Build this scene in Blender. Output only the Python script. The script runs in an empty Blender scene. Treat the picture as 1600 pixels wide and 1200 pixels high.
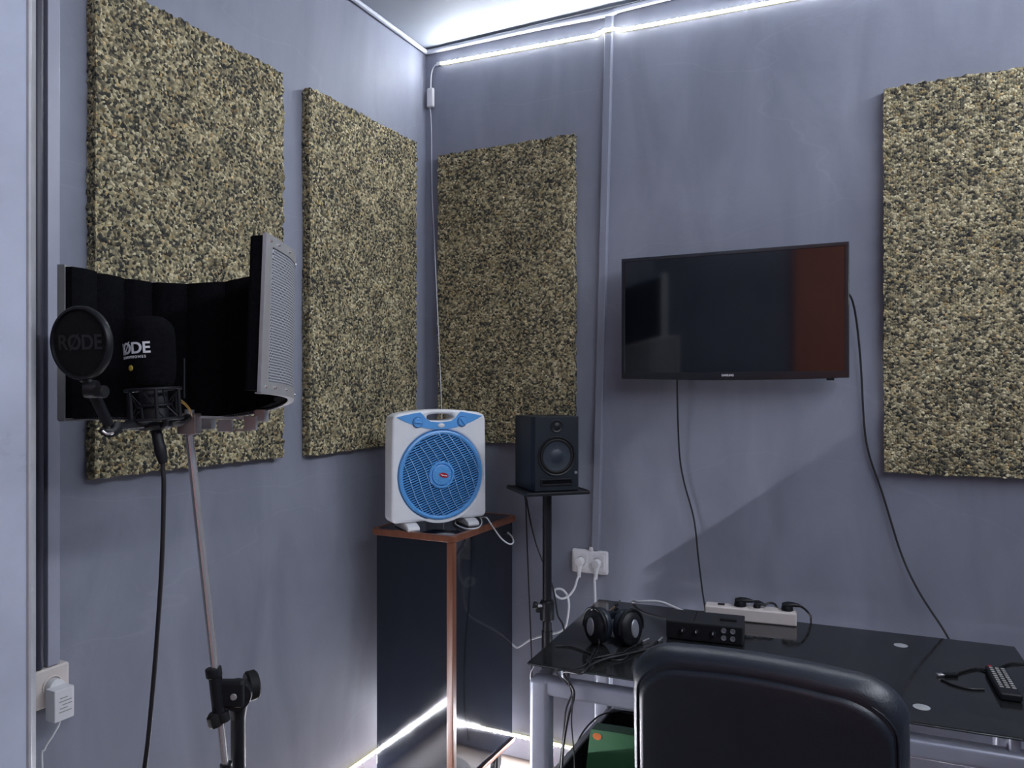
import bpy, bmesh, math, random
from mathutils import Vector, Matrix, noise
random.seed(7)
S = bpy.context.scene
C = S.collection
PI = math.pi

# ------------------------------------------------------------------ camera
YAW = math.radians(26.4)
F = 1190.0
CAM = Vector((1.799, -2.784, 1.5))
RIGHT = Vector((math.cos(YAW), math.sin(YAW), 0))
FWD = Vector((-math.sin(YAW), math.cos(YAW), 0))
UP = Vector((0, 0, 1))
HZ = 605.0
cd = bpy.data.cameras.new('camera')
cam = bpy.data.objects.new('camera', cd)
C.objects.link(cam)
cam.location = CAM
cam.rotation_euler = (PI / 2, 0, YAW)
cd.sensor_width = 36
cd.lens = F / 1600 * 36
cd.shift_y = (HZ - 600) / 1600
cd.clip_start = 0.02
S.camera = cam

# ------------------------------------------------------------------ world, lights, exposure
w = bpy.data.worlds.new('world')
S.world = w
w.use_nodes = True
w.node_tree.nodes['Background'].inputs[0].default_value = (0.6, 0.7, 1.0, 1)
w.node_tree.nodes['Background'].inputs[1].default_value = 0.05
S.view_settings.view_transform = 'Standard'
S.view_settings.look = 'None'
S.view_settings.gamma = 1
S.view_settings.use_curve_mapping = False
S.view_settings.exposure = 1.9
S.cycles.use_denoising = True
S.cycles.max_bounces = 8
S.cycles.sample_clamp_indirect = 4.0

LED_TOP = 125.0      # emission of the chips of the strip under the ceiling
LED_LOW = 310.0       # emission of the chips of the two strips on the skirting


def area(name, loc, rot, sx, sy, power, col):
    l = bpy.data.lights.new(name, 'AREA')
    l.shape = 'RECTANGLE'
    l.size, l.size_y = sx, sy
    l.energy = power
    l.color = col
    o = bpy.data.objects.new(name, l)
    C.objects.link(o)
    o.location = loc
    o.rotation_euler = rot
    return o


# the strips go on round the room: right wall and the wall behind the photographer
area('right_wall_strip_light', (3.03, -1.9, 2.84), (0, math.radians(62), 0), 0.02, 3.3, 14, (0.86, 0.91, 1.0))
area('front_wall_strip_light', (1.6, -3.72, 2.84), (math.radians(-62), 0, 0), 2.6, 0.02, 5, (0.86, 0.91, 1.0))


# ------------------------------------------------------------------ from a pixel to a real plane
def ray(px, py):
    return RIGHT * ((px - 800) / F) + FWD + UP * ((HZ - py) / F)


def P(px, py, Z):
    return CAM + ray(px, py) * Z


def onback(px, py, off=0.0):
    d = ray(px, py)
    return CAM + d * ((-off - CAM.y) / d.y)


def onleft(px, py, off=0.0):
    d = ray(px, py)
    return CAM + d * ((off - CAM.x) / d.x)


def onz(px, py, z):
    d = ray(px, py)
    return CAM + d * ((z - CAM.z) / d.z)


# ------------------------------------------------------------------ materials
def mat(name, col, rough=0.5, metal=0.0, spec=0.5, emit=None, estr=0.0, coat=0.0, var=0.0, vscale=8.0, bump=0.0, bscale=200.0, vcol=None, rvar=0.0):
    m = bpy.data.materials.new(name)
    m.use_nodes = True
    nt = m.node_tree
    b = nt.nodes['Principled BSDF']
    b.inputs['Base Color'].default_value = (*col, 1)
    b.inputs['Roughness'].default_value = rough
    b.inputs['Metallic'].default_value = metal
    b.inputs['Specular IOR Level'].default_value = spec
    b.inputs['Coat Weight'].default_value = coat
    if emit:
        b.inputs['Emission Color'].default_value = (*emit, 1)
        b.inputs['Emission Strength'].default_value = estr
    tc = nt.nodes.new('ShaderNodeTexCoord')
    if var > 0 or vcol or rvar > 0:
        n = nt.nodes.new('ShaderNodeTexNoise')
        n.inputs['Scale'].default_value = vscale
        n.inputs['Detail'].default_value = 5
        n.inputs['Roughness'].default_value = 0.6
        nt.links.new(tc.outputs['Object'], n.inputs['Vector'])
        if var > 0 or vcol:
            r = nt.nodes.new('ShaderNodeValToRGB')
            r.color_ramp.elements[0].position = 0.3
            r.color_ramp.elements[1].position = 0.7
            a = vcol if vcol else tuple(c * (1 - var) for c in col)
            z = col if vcol else tuple(min(1, c * (1 + var)) for c in col)
            r.color_ramp.elements[0].color = (*a, 1)
            r.color_ramp.elements[1].color = (*z, 1)
            nt.links.new(n.outputs['Fac'], r.inputs['Fac'])
            nt.links.new(r.outputs['Color'], b.inputs['Base Color'])
        if rvar > 0:
            mr = nt.nodes.new('ShaderNodeMapRange')
            mr.inputs['From Min'].default_value = 0.3
            mr.inputs['From Max'].default_value = 0.7
            mr.inputs['To Min'].default_value = max(0, rough - rvar)
            mr.inputs['To Max'].default_value = rough + rvar
            nt.links.new(n.outputs['Fac'], mr.inputs['Value'])
            nt.links.new(mr.outputs['Result'], b.inputs['Roughness'])
    if bump > 0:
        n2 = nt.nodes.new('ShaderNodeTexNoise')
        n2.inputs['Scale'].default_value = bscale
        n2.inputs['Detail'].default_value = 3
        nt.links.new(tc.outputs['Object'], n2.inputs['Vector'])
        bp = nt.nodes.new('ShaderNodeBump')
        bp.inputs['Strength'].default_value = bump
        bp.inputs['Distance'].default_value = 0.004
        nt.links.new(n2.outputs['Fac'], bp.inputs['Height'])
        nt.links.new(bp.outputs['Normal'], b.inputs['Normal'])
    return m


def wall_material():
    m = bpy.data.materials.new('grey_wall_paint')
    m.use_nodes = True
    nt = m.node_tree
    b = nt.nodes['Principled BSDF']
    b.inputs['Roughness'].default_value = 0.6
    b.inputs['Specular IOR Level'].default_value = 0.3
    tc = nt.nodes.new('ShaderNodeTexCoord')
    mp = nt.nodes.new('ShaderNodeMapping')
    mp.inputs['Scale'].default_value = (3.2, 3.2, 1.1)
    nt.links.new(tc.outputs['Object'], mp.inputs['Vector'])
    n = nt.nodes.new('ShaderNodeTexNoise')
    n.inputs['Scale'].default_value = 1.6
    n.inputs['Detail'].default_value = 6
    n.inputs['Roughness'].default_value = 0.55
    n.inputs['Distortion'].default_value = 0.6
    nt.links.new(mp.outputs['Vector'], n.inputs['Vector'])
    r = nt.nodes.new('ShaderNodeValToRGB')
    r.color_ramp.elements[0].position = 0.32
    r.color_ramp.elements[0].color = (0.212, 0.225, 0.280, 1)
    r.color_ramp.elements[1].position = 0.70
    r.color_ramp.elements[1].color = (0.276, 0.292, 0.356, 1)
    nt.links.new(n.outputs['Fac'], r.inputs['Fac'])
    # thin pale scratches and hairlines in the paint
    mp2 = nt.nodes.new('ShaderNodeMapping')
    mp2.inputs['Scale'].default_value = (0.7, 0.7, 2.1)
    nt.links.new(tc.outputs['Object'], mp2.inputs['Vector'])
    v = nt.nodes.new('ShaderNodeTexVoronoi')
    v.feature = 'DISTANCE_TO_EDGE'
    v.inputs['Scale'].default_value = 0.9
    nd = nt.nodes.new('ShaderNodeTexNoise')
    nd.inputs['Scale'].default_value = 3
    nt.links.new(mp2.outputs['Vector'], nd.inputs['Vector'])
    mx = nt.nodes.new('ShaderNodeMixRGB')
    mx.inputs['Fac'].default_value = 0.25
    nt.links.new(mp2.outputs['Vector'], mx.inputs[1])
    nt.links.new(nd.outputs['Color'], mx.inputs[2])
    nt.links.new(mx.outputs[0], v.inputs['Vector'])
    cr = nt.nodes.new('ShaderNodeValToRGB')
    cr.color_ramp.elements[0].position = 0.0
    cr.color_ramp.elements[0].color = (0.22, 0.22, 0.22, 1)
    cr.color_ramp.elements[1].position = 0.004
    cr.color_ramp.elements[1].color = (0, 0, 0, 1)
    nt.links.new(v.outputs['Distance'], cr.inputs['Fac'])
    mask = nt.nodes.new('ShaderNodeMath')
    mask.operation = 'MULTIPLY'
    nt.links.new(cr.outputs['Color'], mask.inputs[0])
    nt.links.new(n.outputs['Fac'], mask.inputs[1])
    mix = nt.nodes.new('ShaderNodeMixRGB')
    mix.inputs[2].default_value = (0.42, 0.42, 0.5, 1)
    nt.links.new(mask.outputs[0], mix.inputs['Fac'])
    nt.links.new(r.outputs['Color'], mix.inputs[1])
    nt.links.new(mix.outputs[0], b.inputs['Base Color'])
    n3 = nt.nodes.new('ShaderNodeTexNoise')
    n3.inputs['Scale'].default_value = 22
    n3.inputs['Detail'].default_value = 6
    nt.links.new(tc.outputs['Object'], n3.inputs['Vector'])
    bp = nt.nodes.new('ShaderNodeBump')
    bp.inputs['Strength'].default_value = 0.12
    bp.inputs['Distance'].default_value = 0.01
    nt.links.new(n3.outputs['Fac'], bp.inputs['Height'])
    nt.links.new(bp.outputs['Normal'], b.inputs['Normal'])
    return m


def foam_material():
    m = bpy.data.materials.new('rebonded_foam_chips')
    m.use_nodes = True
    nt = m.node_tree
    b = nt.nodes['Principled BSDF']
    b.inputs['Roughness'].default_value = 0.95
    b.inputs['Specular IOR Level'].default_value = 0.1
    tc = nt.nodes.new('ShaderNodeTexCoord')
    nd = nt.nodes.new('ShaderNodeTexNoise')
    nd.inputs['Scale'].default_value = 170
    nd.inputs['Detail'].default_value = 3
    nt.links.new(tc.outputs['Object'], nd.inputs['Vector'])
    mx = nt.nodes.new('ShaderNodeMixRGB')
    mx.inputs['Fac'].default_value = 0.0065
    nt.links.new(tc.outputs['Object'], mx.inputs[1])
    nt.links.new(nd.outputs['Color'], mx.inputs[2])
    v = nt.nodes.new('ShaderNodeTexVoronoi')
    v.inputs['Scale'].default_value = 138
    nt.links.new(mx.outputs[0], v.inputs['Vector'])
    sp = nt.nodes.new('ShaderNodeSeparateColor')
    nt.links.new(v.outputs['Color'], sp.inputs[0])
    big = nt.nodes.new('ShaderNodeTexNoise')
    big.inputs['Scale'].default_value = 9
    big.inputs['Detail'].default_value = 4
    nt.links.new(tc.outputs['Object'], big.inputs['Vector'])
    ad = nt.nodes.new('ShaderNodeMath')
    ad.operation = 'MULTIPLY_ADD'
    ad.inputs[1].default_value = 0.75
    ad.inputs[2].default_value = -0.375
    nt.links.new(big.outputs['Fac'], ad.inputs[0])
    su = nt.nodes.new('ShaderNodeMath')
    su.operation = 'ADD'
    nt.links.new(sp.outputs[0], su.inputs[0])
    nt.links.new(ad.outputs[0], su.inputs[1])
    r = nt.nodes.new('ShaderNodeValToRGB')
    e = r.color_ramp.elements
    e[0].position = 0.0
    e[0].color = (0.045, 0.045, 0.042, 1)
    e[1].position = 1.0
    e[1].color = (0.72, 0.64, 0.42, 1)
    for pos, col in ((0.18, (0.075, 0.073, 0.062)), (0.32, (0.165, 0.147, 0.100)), (0.52, (0.285, 0.248, 0.155)), (0.70, (0.40, 0.345, 0.205)), (0.84, (0.52, 0.45, 0.265))):
        q = e.new(pos)
        q.color = (*col, 1)
    nt.links.new(su.outputs[0], r.inputs['Fac'])
    # a few orange and grey chips
    r2 = nt.nodes.new('ShaderNodeValToRGB')
    r2.color_ramp.interpolation = 'CONSTANT'
    r2.color_ramp.elements[0].color = (0.92, 0.95, 1.0, 1)
    r2.color_ramp.elements[1].position = 0.25
    r2.color_ramp.elements[1].color = (1, 1, 1, 1)
    q = r2.color_ramp.elements.new(0.9)
    q.color = (1.05, 0.9, 0.74, 1)
    nt.links.new(sp.outputs[1], r2.inputs['Fac'])
    mu = nt.nodes.new('ShaderNodeMixRGB')
    mu.blend_type = 'MULTIPLY'
    mu.inputs['Fac'].default_value = 1
    nt.links.new(r.outputs['Color'], mu.inputs[1])
    nt.links.new(r2.outputs['Color'], mu.inputs[2])
    nt.links.new(mu.outputs[0], b.inputs['Base Color'])
    bp = nt.nodes.new('ShaderNodeBump')
    bp.invert = True
    bp.inputs['Strength'].default_value = 1.0
    bp.inputs['Distance'].default_value = 0.006
    nt.links.new(v.outputs['Distance'], bp.inputs['Height'])
    nt.links.new(bp.outputs['Normal'], b.inputs['Normal'])
    return m


def perforated_material():
    m = bpy.data.materials.new('perforated_steel')
    m.use_nodes = True
    nt = m.node_tree
    b = nt.nodes['Principled BSDF']
    b.inputs['Roughness'].default_value = 0.32
    uv = nt.nodes.new('ShaderNodeTexCoord')
    sep = nt.nodes.new('ShaderNodeSeparateXYZ')
    nt.links.new(uv.outputs['UV'], sep.inputs[0])

    def M(op, a, bb=None):
        q = nt.nodes.new('ShaderNodeMath')
        q.operation = op
        for i, x in enumerate((a, bb)):
            if x is None:
                continue
            if isinstance(x, (int, float)):
                q.inputs[i].default_value = x
            else:
                nt.links.new(x, q.inputs[i])
        return q.outputs[0]

    p = 0.0062

    def dots(ou, ov):
        fu = M('SUBTRACT', M('FRACT', M('ADD', M('DIVIDE', sep.outputs[0], p), ou)), 0.5)
        fv = M('MULTIPLY', M('SUBTRACT', M('FRACT', M('ADD', M('DIVIDE', sep.outputs[1], p * 1.732), ov)), 0.5), 1.732)
        return M('LESS_THAN', M('ADD', M('MULTIPLY', fu, fu), M('MULTIPLY', fv, fv)), 0.135)

    hole = M('MAXIMUM', dots(0, 0), dots(0.5, 0.5))
    mix = nt.nodes.new('ShaderNodeMixRGB')
    nt.links.new(hole, mix.inputs['Fac'])
    mix.inputs[1].default_value = (0.60, 0.62, 0.67, 1)
    mix.inputs[2].default_value = (0.012, 0.012, 0.014, 1)
    nt.links.new(mix.outputs[0], b.inputs['Base Color'])
    nt.links.new(M('SUBTRACT', 0.3, M('MULTIPLY', hole, 0.3)), b.inputs['Metallic'])
    nt.links.new(M('ADD', 0.32, M('MULTIPLY', hole, 0.5)), b.inputs['Roughness'])
    return m


def floor_material():
    m = bpy.data.materials.new('laminate_floor')
    m.use_nodes = True
    nt = m.node_tree
    b = nt.nodes['Principled BSDF']
    b.inputs['Roughness'].default_value = 0.42
    tc = nt.nodes.new('ShaderNodeTexCoord')
    br = nt.nodes.new('ShaderNodeTexBrick')
    br.inputs['Scale'].default_value = 1.0
    br.inputs['Brick Width'].default_value = 1.2
    br.inputs['Row Height'].default_value = 0.19
    br.inputs['Mortar Size'].default_value = 0.002
    br.inputs['Color1'].default_value = (0.125, 0.10, 0.08, 1)
    br.inputs['Color2'].default_value = (0.105, 0.083, 0.068, 1)
    br.inputs['Mortar'].default_value = (0.10, 0.08, 0.06, 1)
    nt.links.new(tc.outputs['Object'], br.inputs['Vector'])
    mp = nt.nodes.new('ShaderNodeMapping')
    mp.inputs['Scale'].default_value = (3, 60, 1)
    nt.links.new(tc.outputs['Object'], mp.inputs['Vector'])
    n = nt.nodes.new('ShaderNodeTexNoise')
    n.inputs['Scale'].default_value = 1
    n.inputs['Detail'].default_value = 5
    nt.links.new(mp.outputs['Vector'], n.inputs['Vector'])
    r = nt.nodes.new('ShaderNodeValToRGB')
    r.color_ramp.elements[0].color = (0.75, 0.75, 0.75, 1)
    r.color_ramp.elements[1].color = (1.2, 1.2, 1.2, 1)
    nt.links.new(n.outputs['Fac'], r.inputs['Fac'])
    mu = nt.nodes.new('ShaderNodeMixRGB')
    mu.blend_type = 'MULTIPLY'
    mu.inputs['Fac'].default_value = 1
    nt.links.new(br.outputs['Color'], mu.inputs[1])
    nt.links.new(r.outputs['Color'], mu.inputs[2])
    nt.links.new(mu.outputs[0], b.inputs['Base Color'])
    return m


def wood_material(name, c1, c2, rough=0.35, scale=(30, 30, 2.2)):
    m = bpy.data.materials.new(name)
    m.use_nodes = True
    nt = m.node_tree
    b = nt.nodes['Principled BSDF']
    b.inputs['Roughness'].default_value = rough
    tc = nt.nodes.new('ShaderNodeTexCoord')
    mp = nt.nodes.new('ShaderNodeMapping')
    mp.inputs['Scale'].default_value = scale
    nt.links.new(tc.outputs['Object'], mp.inputs['Vector'])
    n = nt.nodes.new('ShaderNodeTexNoise')
    n.inputs['Scale'].default_value = 1.5
    n.inputs['Detail'].default_value = 6
    n.inputs['Distortion'].default_value = 0.5
    nt.links.new(mp.outputs['Vector'], n.inputs['Vector'])
    r = nt.nodes.new('ShaderNodeValToRGB')
    r.color_ramp.elements[0].position = 0.3
    r.color_ramp.elements[0].color = (*c1, 1)
    r.color_ramp.elements[1].position = 0.7
    r.color_ramp.elements[1].color = (*c2, 1)
    nt.links.new(n.outputs['Fac'], r.inputs['Fac'])
    nt.links.new(r.outputs['Color'], b.inputs['Base Color'])
    return m


M_WALL = wall_material()
M_FOAM = foam_material()
M_PERF = perforated_material()
M_FLOOR = floor_material()
M_CEIL = mat('ceiling_paint', (0.37, 0.40, 0.45), 0.7, var=0.04, vscale=3)
M_SKIRT = mat('grey_skirting_paint', (0.25, 0.245, 0.29), 0.45, var=0.06, vscale=12)
M_TUBE = mat('pale_grey_edge_cord', (0.50, 0.52, 0.60), 0.45, var=0.05, vscale=20)
M_DUCT = mat('grey_painted_duct', (0.33, 0.34, 0.42), 0.35, var=0.05, vscale=6)
M_DOOR = mat('pale_steel_door_paint', (0.55, 0.63, 0.76), 0.33, metal=0.0, var=0.13, vscale=4.5, rvar=0.08)
M_DOOREDGE = mat('worn_door_edge', (0.40, 0.41, 0.44), 0.4, var=0.1, vscale=20)
M_BROWNDOOR = wood_material('red_brown_door_wood', (0.56, 0.17, 0.085), (0.80, 0.27, 0.14), 0.4)
M_WOODEDGE = wood_material('brown_edge_veneer', (0.13, 0.044, 0.021), (0.20, 0.070, 0.034), 0.35)
M_GLOSSBLACK = mat('black_gloss_laminate', (0.008, 0.010, 0.016), 0.07, spec=0.5, rvar=0.03, vscale=7)
M_BLACKPLASTIC = mat('black_plastic', (0.009, 0.010, 0.013), 0.45, spec=0.3, var=0.1, vscale=30)
M_BLACKMATTE = mat('matte_black_coating', (0.011, 0.012, 0.016), 0.6, var=0.1, vscale=40, bump=0.1, bscale=400)
M_SPEAKER = mat('speaker_vinyl', (0.009, 0.013, 0.020), 0.5, spec=0.3, var=0.08, vscale=50, bump=0.15, bscale=500)
M_CONE = mat('woven_speaker_cone', (0.018, 0.027, 0.040), 0.42, var=0.25, vscale=160, bump=0.2, bscale=600)
M_RUBBER = mat('black_rubber', (0.008, 0.008, 0.009), 0.65, spec=0.3, var=0.1, vscale=30)
M_FOAMBLACK = mat('black_acoustic_foam', (0.006, 0.006, 0.008), 0.95, spec=0.05, var=0.3, vscale=120, bump=0.6, bscale=500)
M_STEEL = mat('satin_steel', (0.50, 0.49, 0.49), 0.34, metal=0.55, var=0.06, vscale=30)
M_CHROME = mat('chrome', (0.68, 0.66, 0.66), 0.20, metal=0.75, var=0.04, vscale=20)
M_FRAME = mat('silver_grey_desk_frame', (0.36, 0.38, 0.46), 0.34, metal=0.25, var=0.05, vscale=15)
M_GLASS = mat('black_tempered_glass', (0.020, 0.021, 0.020), 0.10, spec=0.6, rvar=0.06, vscale=14, vcol=(0.008, 0.009, 0.012))
M_GLASSEDGE = mat('polished_glass_edge', (0.045, 0.055, 0.060), 0.10, var=0.05, vscale=20)
M_LEATHER = mat('black_leather', (0.010, 0.015, 0.025), 0.40, spec=0.6, var=0.15, vscale=25, bump=0.12, bscale=260)
M_WHITE = mat('white_plastic', (0.74, 0.74, 0.76), 0.35, var=0.03, vscale=20)
M_IVORY = mat('ivory_plastic', (0.66, 0.60, 0.57), 0.4, var=0.04, vscale=20)
M_WHITECABLE = mat('white_cable_sheath', (0.72, 0.73, 0.76), 0.4, var=0.04, vscale=30)
M_BLACKCABLE = mat('black_cable_sheath', (0.012, 0.012, 0.015), 0.45, var=0.1, vscale=30)
M_FANWHITE = mat('fan_pale_grey_plastic', (0.80, 0.82, 0.85), 0.36, var=0.03, vscale=12)
M_FANBLUE = mat('fan_light_blue_plastic', (0.11, 0.36, 0.76), 0.32, var=0.05, vscale=15)
M_FANMID = mat('fan_grille_blue_plastic', (0.085, 0.30, 0.66), 0.35, var=0.05, vscale=15)
M_FANRIB = mat('fan_pale_blue_rib', (0.28, 0.52, 0.82), 0.35, var=0.04, vscale=15)
M_FANDARK = mat('fan_dark_blue_plastic', (0.010, 0.055, 0.19), 0.5, var=0.05, vscale=15)
M_RED = mat('red_badge', (0.42, 0.012, 0.03), 0.35, var=0.05, vscale=60)
M_GREEN = mat('green_plastic', (0.050, 0.18, 0.078), 0.45, var=0.12, vscale=12)
M_ORANGE = mat('orange_sticker', (0.75, 0.20, 0.03), 0.5, var=0.1, vscale=60)
M_GOLD = mat('gold_plating', (0.80, 0.45, 0.18), 0.25, metal=1.0, var=0.05, vscale=50)
M_SILVER = mat('dull_silver_plastic', (0.30, 0.31, 0.34), 0.35, metal=0.4, var=0.06, vscale=60)
M_YELLOW = mat('yellow_badge', (0.50, 0.38, 0.05), 0.5, var=0.05, vscale=80)
M_ELASTIC = mat('ochre_elastic_cord', (0.40, 0.23, 0.06), 0.7, var=0.1, vscale=60)
M_SCREEN = mat('switched_off_screen', (0.003, 0.004, 0.007), 0.06, spec=0.5, rvar=0.01, vscale=3)
M_SCREEN.node_tree.nodes['Principled BSDF'].inputs['IOR'].default_value = 1.75
M_BEZEL = mat('tv_bezel_gloss', (0.009, 0.010, 0.014), 0.25, spec=0.6, var=0.05, vscale=20)
M_PRINTW = mat('white_print', (0.70, 0.70, 0.74), 0.5, var=0.03, vscale=60)
M_PRINTDIM = mat('dark_grey_print', (0.0135, 0.014, 0.016), 0.5, var=0.05, vscale=60)
M_BUTTON = mat('grey_rubber_buttons', (0.30, 0.30, 0.29), 0.5, var=0.1, vscale=80)
M_COPPER = mat('reddish_steel_socket', (0.42, 0.34, 0.32), 0.35, metal=0.7, var=0.06, vscale=30)
M_LEDTOP = mat('led_chip_upper', (0.9, 0.9, 0.8), 0.4, emit=(0.86, 0.91, 1.0), estr=LED_TOP, var=0.02)
M_LEDLOW = mat('led_chip_lower', (0.9, 0.9, 0.8), 0.4, emit=(0.90, 0.91, 1.0), estr=LED_LOW, var=0.02)
M_LEDTOPS = mat('led_chip_upper_side', (0.9, 0.85, 0.5), 0.4, emit=(0.90, 0.92, 0.95), estr=LED_TOP * 0.2, var=0.02)
M_LEDLOWS = mat('led_chip_lower_side', (0.9, 0.85, 0.5), 0.4, emit=(0.95, 0.90, 0.93), estr=LED_LOW * 0.05, var=0.02)
M_TAPE = mat('led_tape_yellow_silicone', (0.80, 0.76, 0.50), 0.4, emit=(1.0, 0.88, 0.40), estr=0.55, var=0.04, vscale=40)
M_LAMP = mat('lamp_diffuser', (0.8, 0.8, 0.8), 0.5, emit=(0.86, 0.9, 1.0), estr=2.0, var=0.02)
M_DISC = mat('brushed_silver_disc', (0.75, 0.78, 0.78), 0.25, metal=0.55, var=0.05, vscale=80)
M_SHADESTRIP = mat('dark_plum_shade', (0.035, 0.035, 0.055), 0.4, var=0.1, vscale=20)
M_BRASS = mat('dark_nickel_handle', (0.35, 0.33, 0.30), 0.3, metal=1.0, var=0.05, vscale=30)


# ------------------------------------------------------------------ mesh helpers
def smooth_path(pts, per=8):
    pts = [Vector(p) for p in pts]
    if len(pts) < 3:
        return pts
    out = []
    n = len(pts)
    for i in range(n - 1):
        p0 = pts[i - 1] if i > 0 else pts[0] * 2 - pts[1]
        p1, p2 = pts[i], pts[i + 1]
        p3 = pts[i + 2] if i + 2 < n else pts[-1] * 2 - pts[-2]
        for k in range(per):
            t = k / per
            out.append(0.5 * ((2 * p1) + (p2 - p0) * t + (2 * p0 - 5 * p1 + 4 * p2 - p3) * t * t + (3 * p1 - p0 - 3 * p2 + p3) * t ** 3))
    out.append(pts[-1])
    return out


class MB:
    def __init__(self):
        self.bm = bmesh.new()
        self.uv = None

    def box(self, c, s, bev=0.0, seg=2, rot=None):
        bm = bmesh.new()
        bmesh.ops.create_cube(bm, size=1)
        for v in bm.verts:
            v.co = Vector((v.co.x * s[0], v.co.y * s[1], v.co.z * s[2]))
        if bev > 0:
            bmesh.ops.bevel(bm, geom=list(bm.edges), offset=min(bev, min(s) * 0.49), segments=seg, profile=0.5, affect='EDGES')
        mx = Matrix.Translation(Vector(c)) @ (rot.to_4x4() if rot else Matrix.Identity(4))
        bmesh.ops.transform(bm, matrix=mx, verts=bm.verts)
        return self._add(bm)

    def _add(self, bm):
        me = bpy.data.meshes.new('tmp')
        bm.to_mesh(me)
        bm.free()
        self.bm.from_mesh(me)
        bpy.data.meshes.remove(me)
        return self

    def mesh(self, me, mx=None):
        if mx:
            me.transform(mx)
        self.bm.from_mesh(me)
        bpy.data.meshes.remove(me)
        return self

    def cyl(self, p0, p1, r0, r1=None, seg=24, bev=0.0):
        p0, p1 = Vector(p0), Vector(p1)
        r1 = r0 if r1 is None else r1
        L = (p1 - p0).length
        prof = [(0, 0)]
        b = min(bev, L * 0.4, r0 * 0.6, r1 * 0.6) if bev else 0
        if b > 0:
            prof += [(r0 - b, 0), (r0 - b * 0.3, b * 0.3), (r0, b), (r1, L - b), (r1 - b * 0.3, L - b * 0.3), (r1 - b, L)]
        else:
            prof += [(r0, 0), (r1, L)]
        prof += [(0, L)]
        return self.lathe(prof, p0, p1 - p0, seg)

    def lathe(self, prof, origin, axis, seg=32, a0=0.0, sx=1.0, sy=1.0, xdir=None):
        axis = Vector(axis).normalized()
        origin = Vector(origin)
        if xdir is None:
            x = axis.cross(UP)
            if x.length < 1e-4:
                x = Vector((1, 0, 0))
        else:
            x = Vector(xdir) - axis * Vector(xdir).dot(axis)
        x.normalize()
        y = axis.cross(x)
        rings = []
        for r, h in prof:
            if r < 1e-7:
                rings.append([self.bm.verts.new(origin + axis * h)])
            else:
                rings.append([self.bm.verts.new(origin + axis * h + x * (r * sx * math.cos(a0 + 2 * PI * k / seg)) + y * (r * sy * math.sin(a0 + 2 * PI * k / seg))) for k in range(seg)])
        for a, b in zip(rings[:-1], rings[1:]):
            if len(a) == 1 and len(b) == 1:
                continue
            for k in range(seg):
                k2 = (k + 1) % seg
                if len(a) == 1:
                    self.bm.faces.new((a[0], b[k2], b[k]))
                elif len(b) == 1:
                    self.bm.faces.new((a[k], a[k2], b[0]))
                else:
                    self.bm.faces.new((a[k], a[k2], b[k2], b[k]))
        return self

    def tube(self, pts, r, seg=10, per=8, smooth=True, flat=1.0, closed=False, nrm=None):
        pts = [Vector(p) for p in pts]
        if closed:
            path = pts
        else:
            path = smooth_path(pts, per) if smooth else pts
        n = len(path)
        prev = None
        rings = []
        for i, p in enumerate(path):
            if closed:
                t = path[(i + 1) % n] - path[i - 1]
            else:
                t = path[min(i + 1, n - 1)] - path[max(i - 1, 0)]
            t.normalize()
            if nrm is not None:
                u = Vector(nrm) - t * t.dot(Vector(nrm))
                u.normalize()
            elif prev is None:
                u = t.cross(Vector((0.13, 0.27, 0.95)))
                if u.length < 0.1:
                    u = t.cross(Vector((1, 0, 0)))
                u.normalize()
            else:
                u = prev - t * prev.dot(t)
                u.normalize()
            prev = u
            v = t.cross(u)
            rr = r(i / max(1, n - 1)) if callable(r) else r
            rings.append([self.bm.verts.new(p + u * (rr * flat * math.cos(2 * PI * k / seg)) + v * (rr * math.sin(2 * PI * k / seg))) for k in range(seg)])
        pairs = list(zip(rings[:-1], rings[1:]))
        if closed:
            pairs.append((rings[-1], rings[0]))
        for a, b in pairs:
            for k in range(seg):
                k2 = (k + 1) % seg
                self.bm.faces.new((a[k], a[k2], b[k2], b[k]))
        if not closed:
            self.bm.faces.new(list(reversed(rings[0])))
            self.bm.faces.new(rings[-1])
        return self

    def loft(self, rings, close_u=True, cap=True):
        R = [[self.bm.verts.new(Vector(p)) for p in r] for r in rings]
        n = len(R[0])
        for a, b in zip(R[:-1], R[1:]):
            for k in range(n if close_u else n - 1):
                k2 = (k + 1) % n
                self.bm.faces.new((a[k], a[k2], b[k2], b[k]))
        if cap:
            self.bm.faces.new(list(reversed(R[0])))
            self.bm.faces.new(R[-1])
        return self

    def shape2d(self, loops, depth, mx, bevel=0.0, res=2):
        """outline loops (first outer, others holes) filled in XY and extruded, then moved by mx"""
        cu = bpy.data.curves.new('tmp', 'CURVE')
        cu.dimensions = '2D'
        cu.fill_mode = 'BOTH'
        cu.extrude = max(depth / 2 - bevel, 0.00005)
        cu.bevel_depth = bevel
        cu.bevel_resolution = res
        cu.offset = -bevel
        for lp in loops:
            sp = cu.splines.new('POLY')
            sp.points.add(len(lp) - 1)
            for q, (a, b) in zip(sp.points, lp):
                q.co = (a, b, 0, 1)
            sp.use_cyclic_u = True
        o = bpy.data.objects.new('tmp', cu)
        C.objects.link(o)
        dg = bpy.context.evaluated_depsgraph_get()
        me = bpy.data.meshes.new_from_object(o.evaluated_get(dg))
        bpy.data.objects.remove(o)
        bpy.data.curves.remove(cu)
        me.transform(mx)
        self.bm.from_mesh(me)
        bpy.data.meshes.remove(me)
        return self

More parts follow.
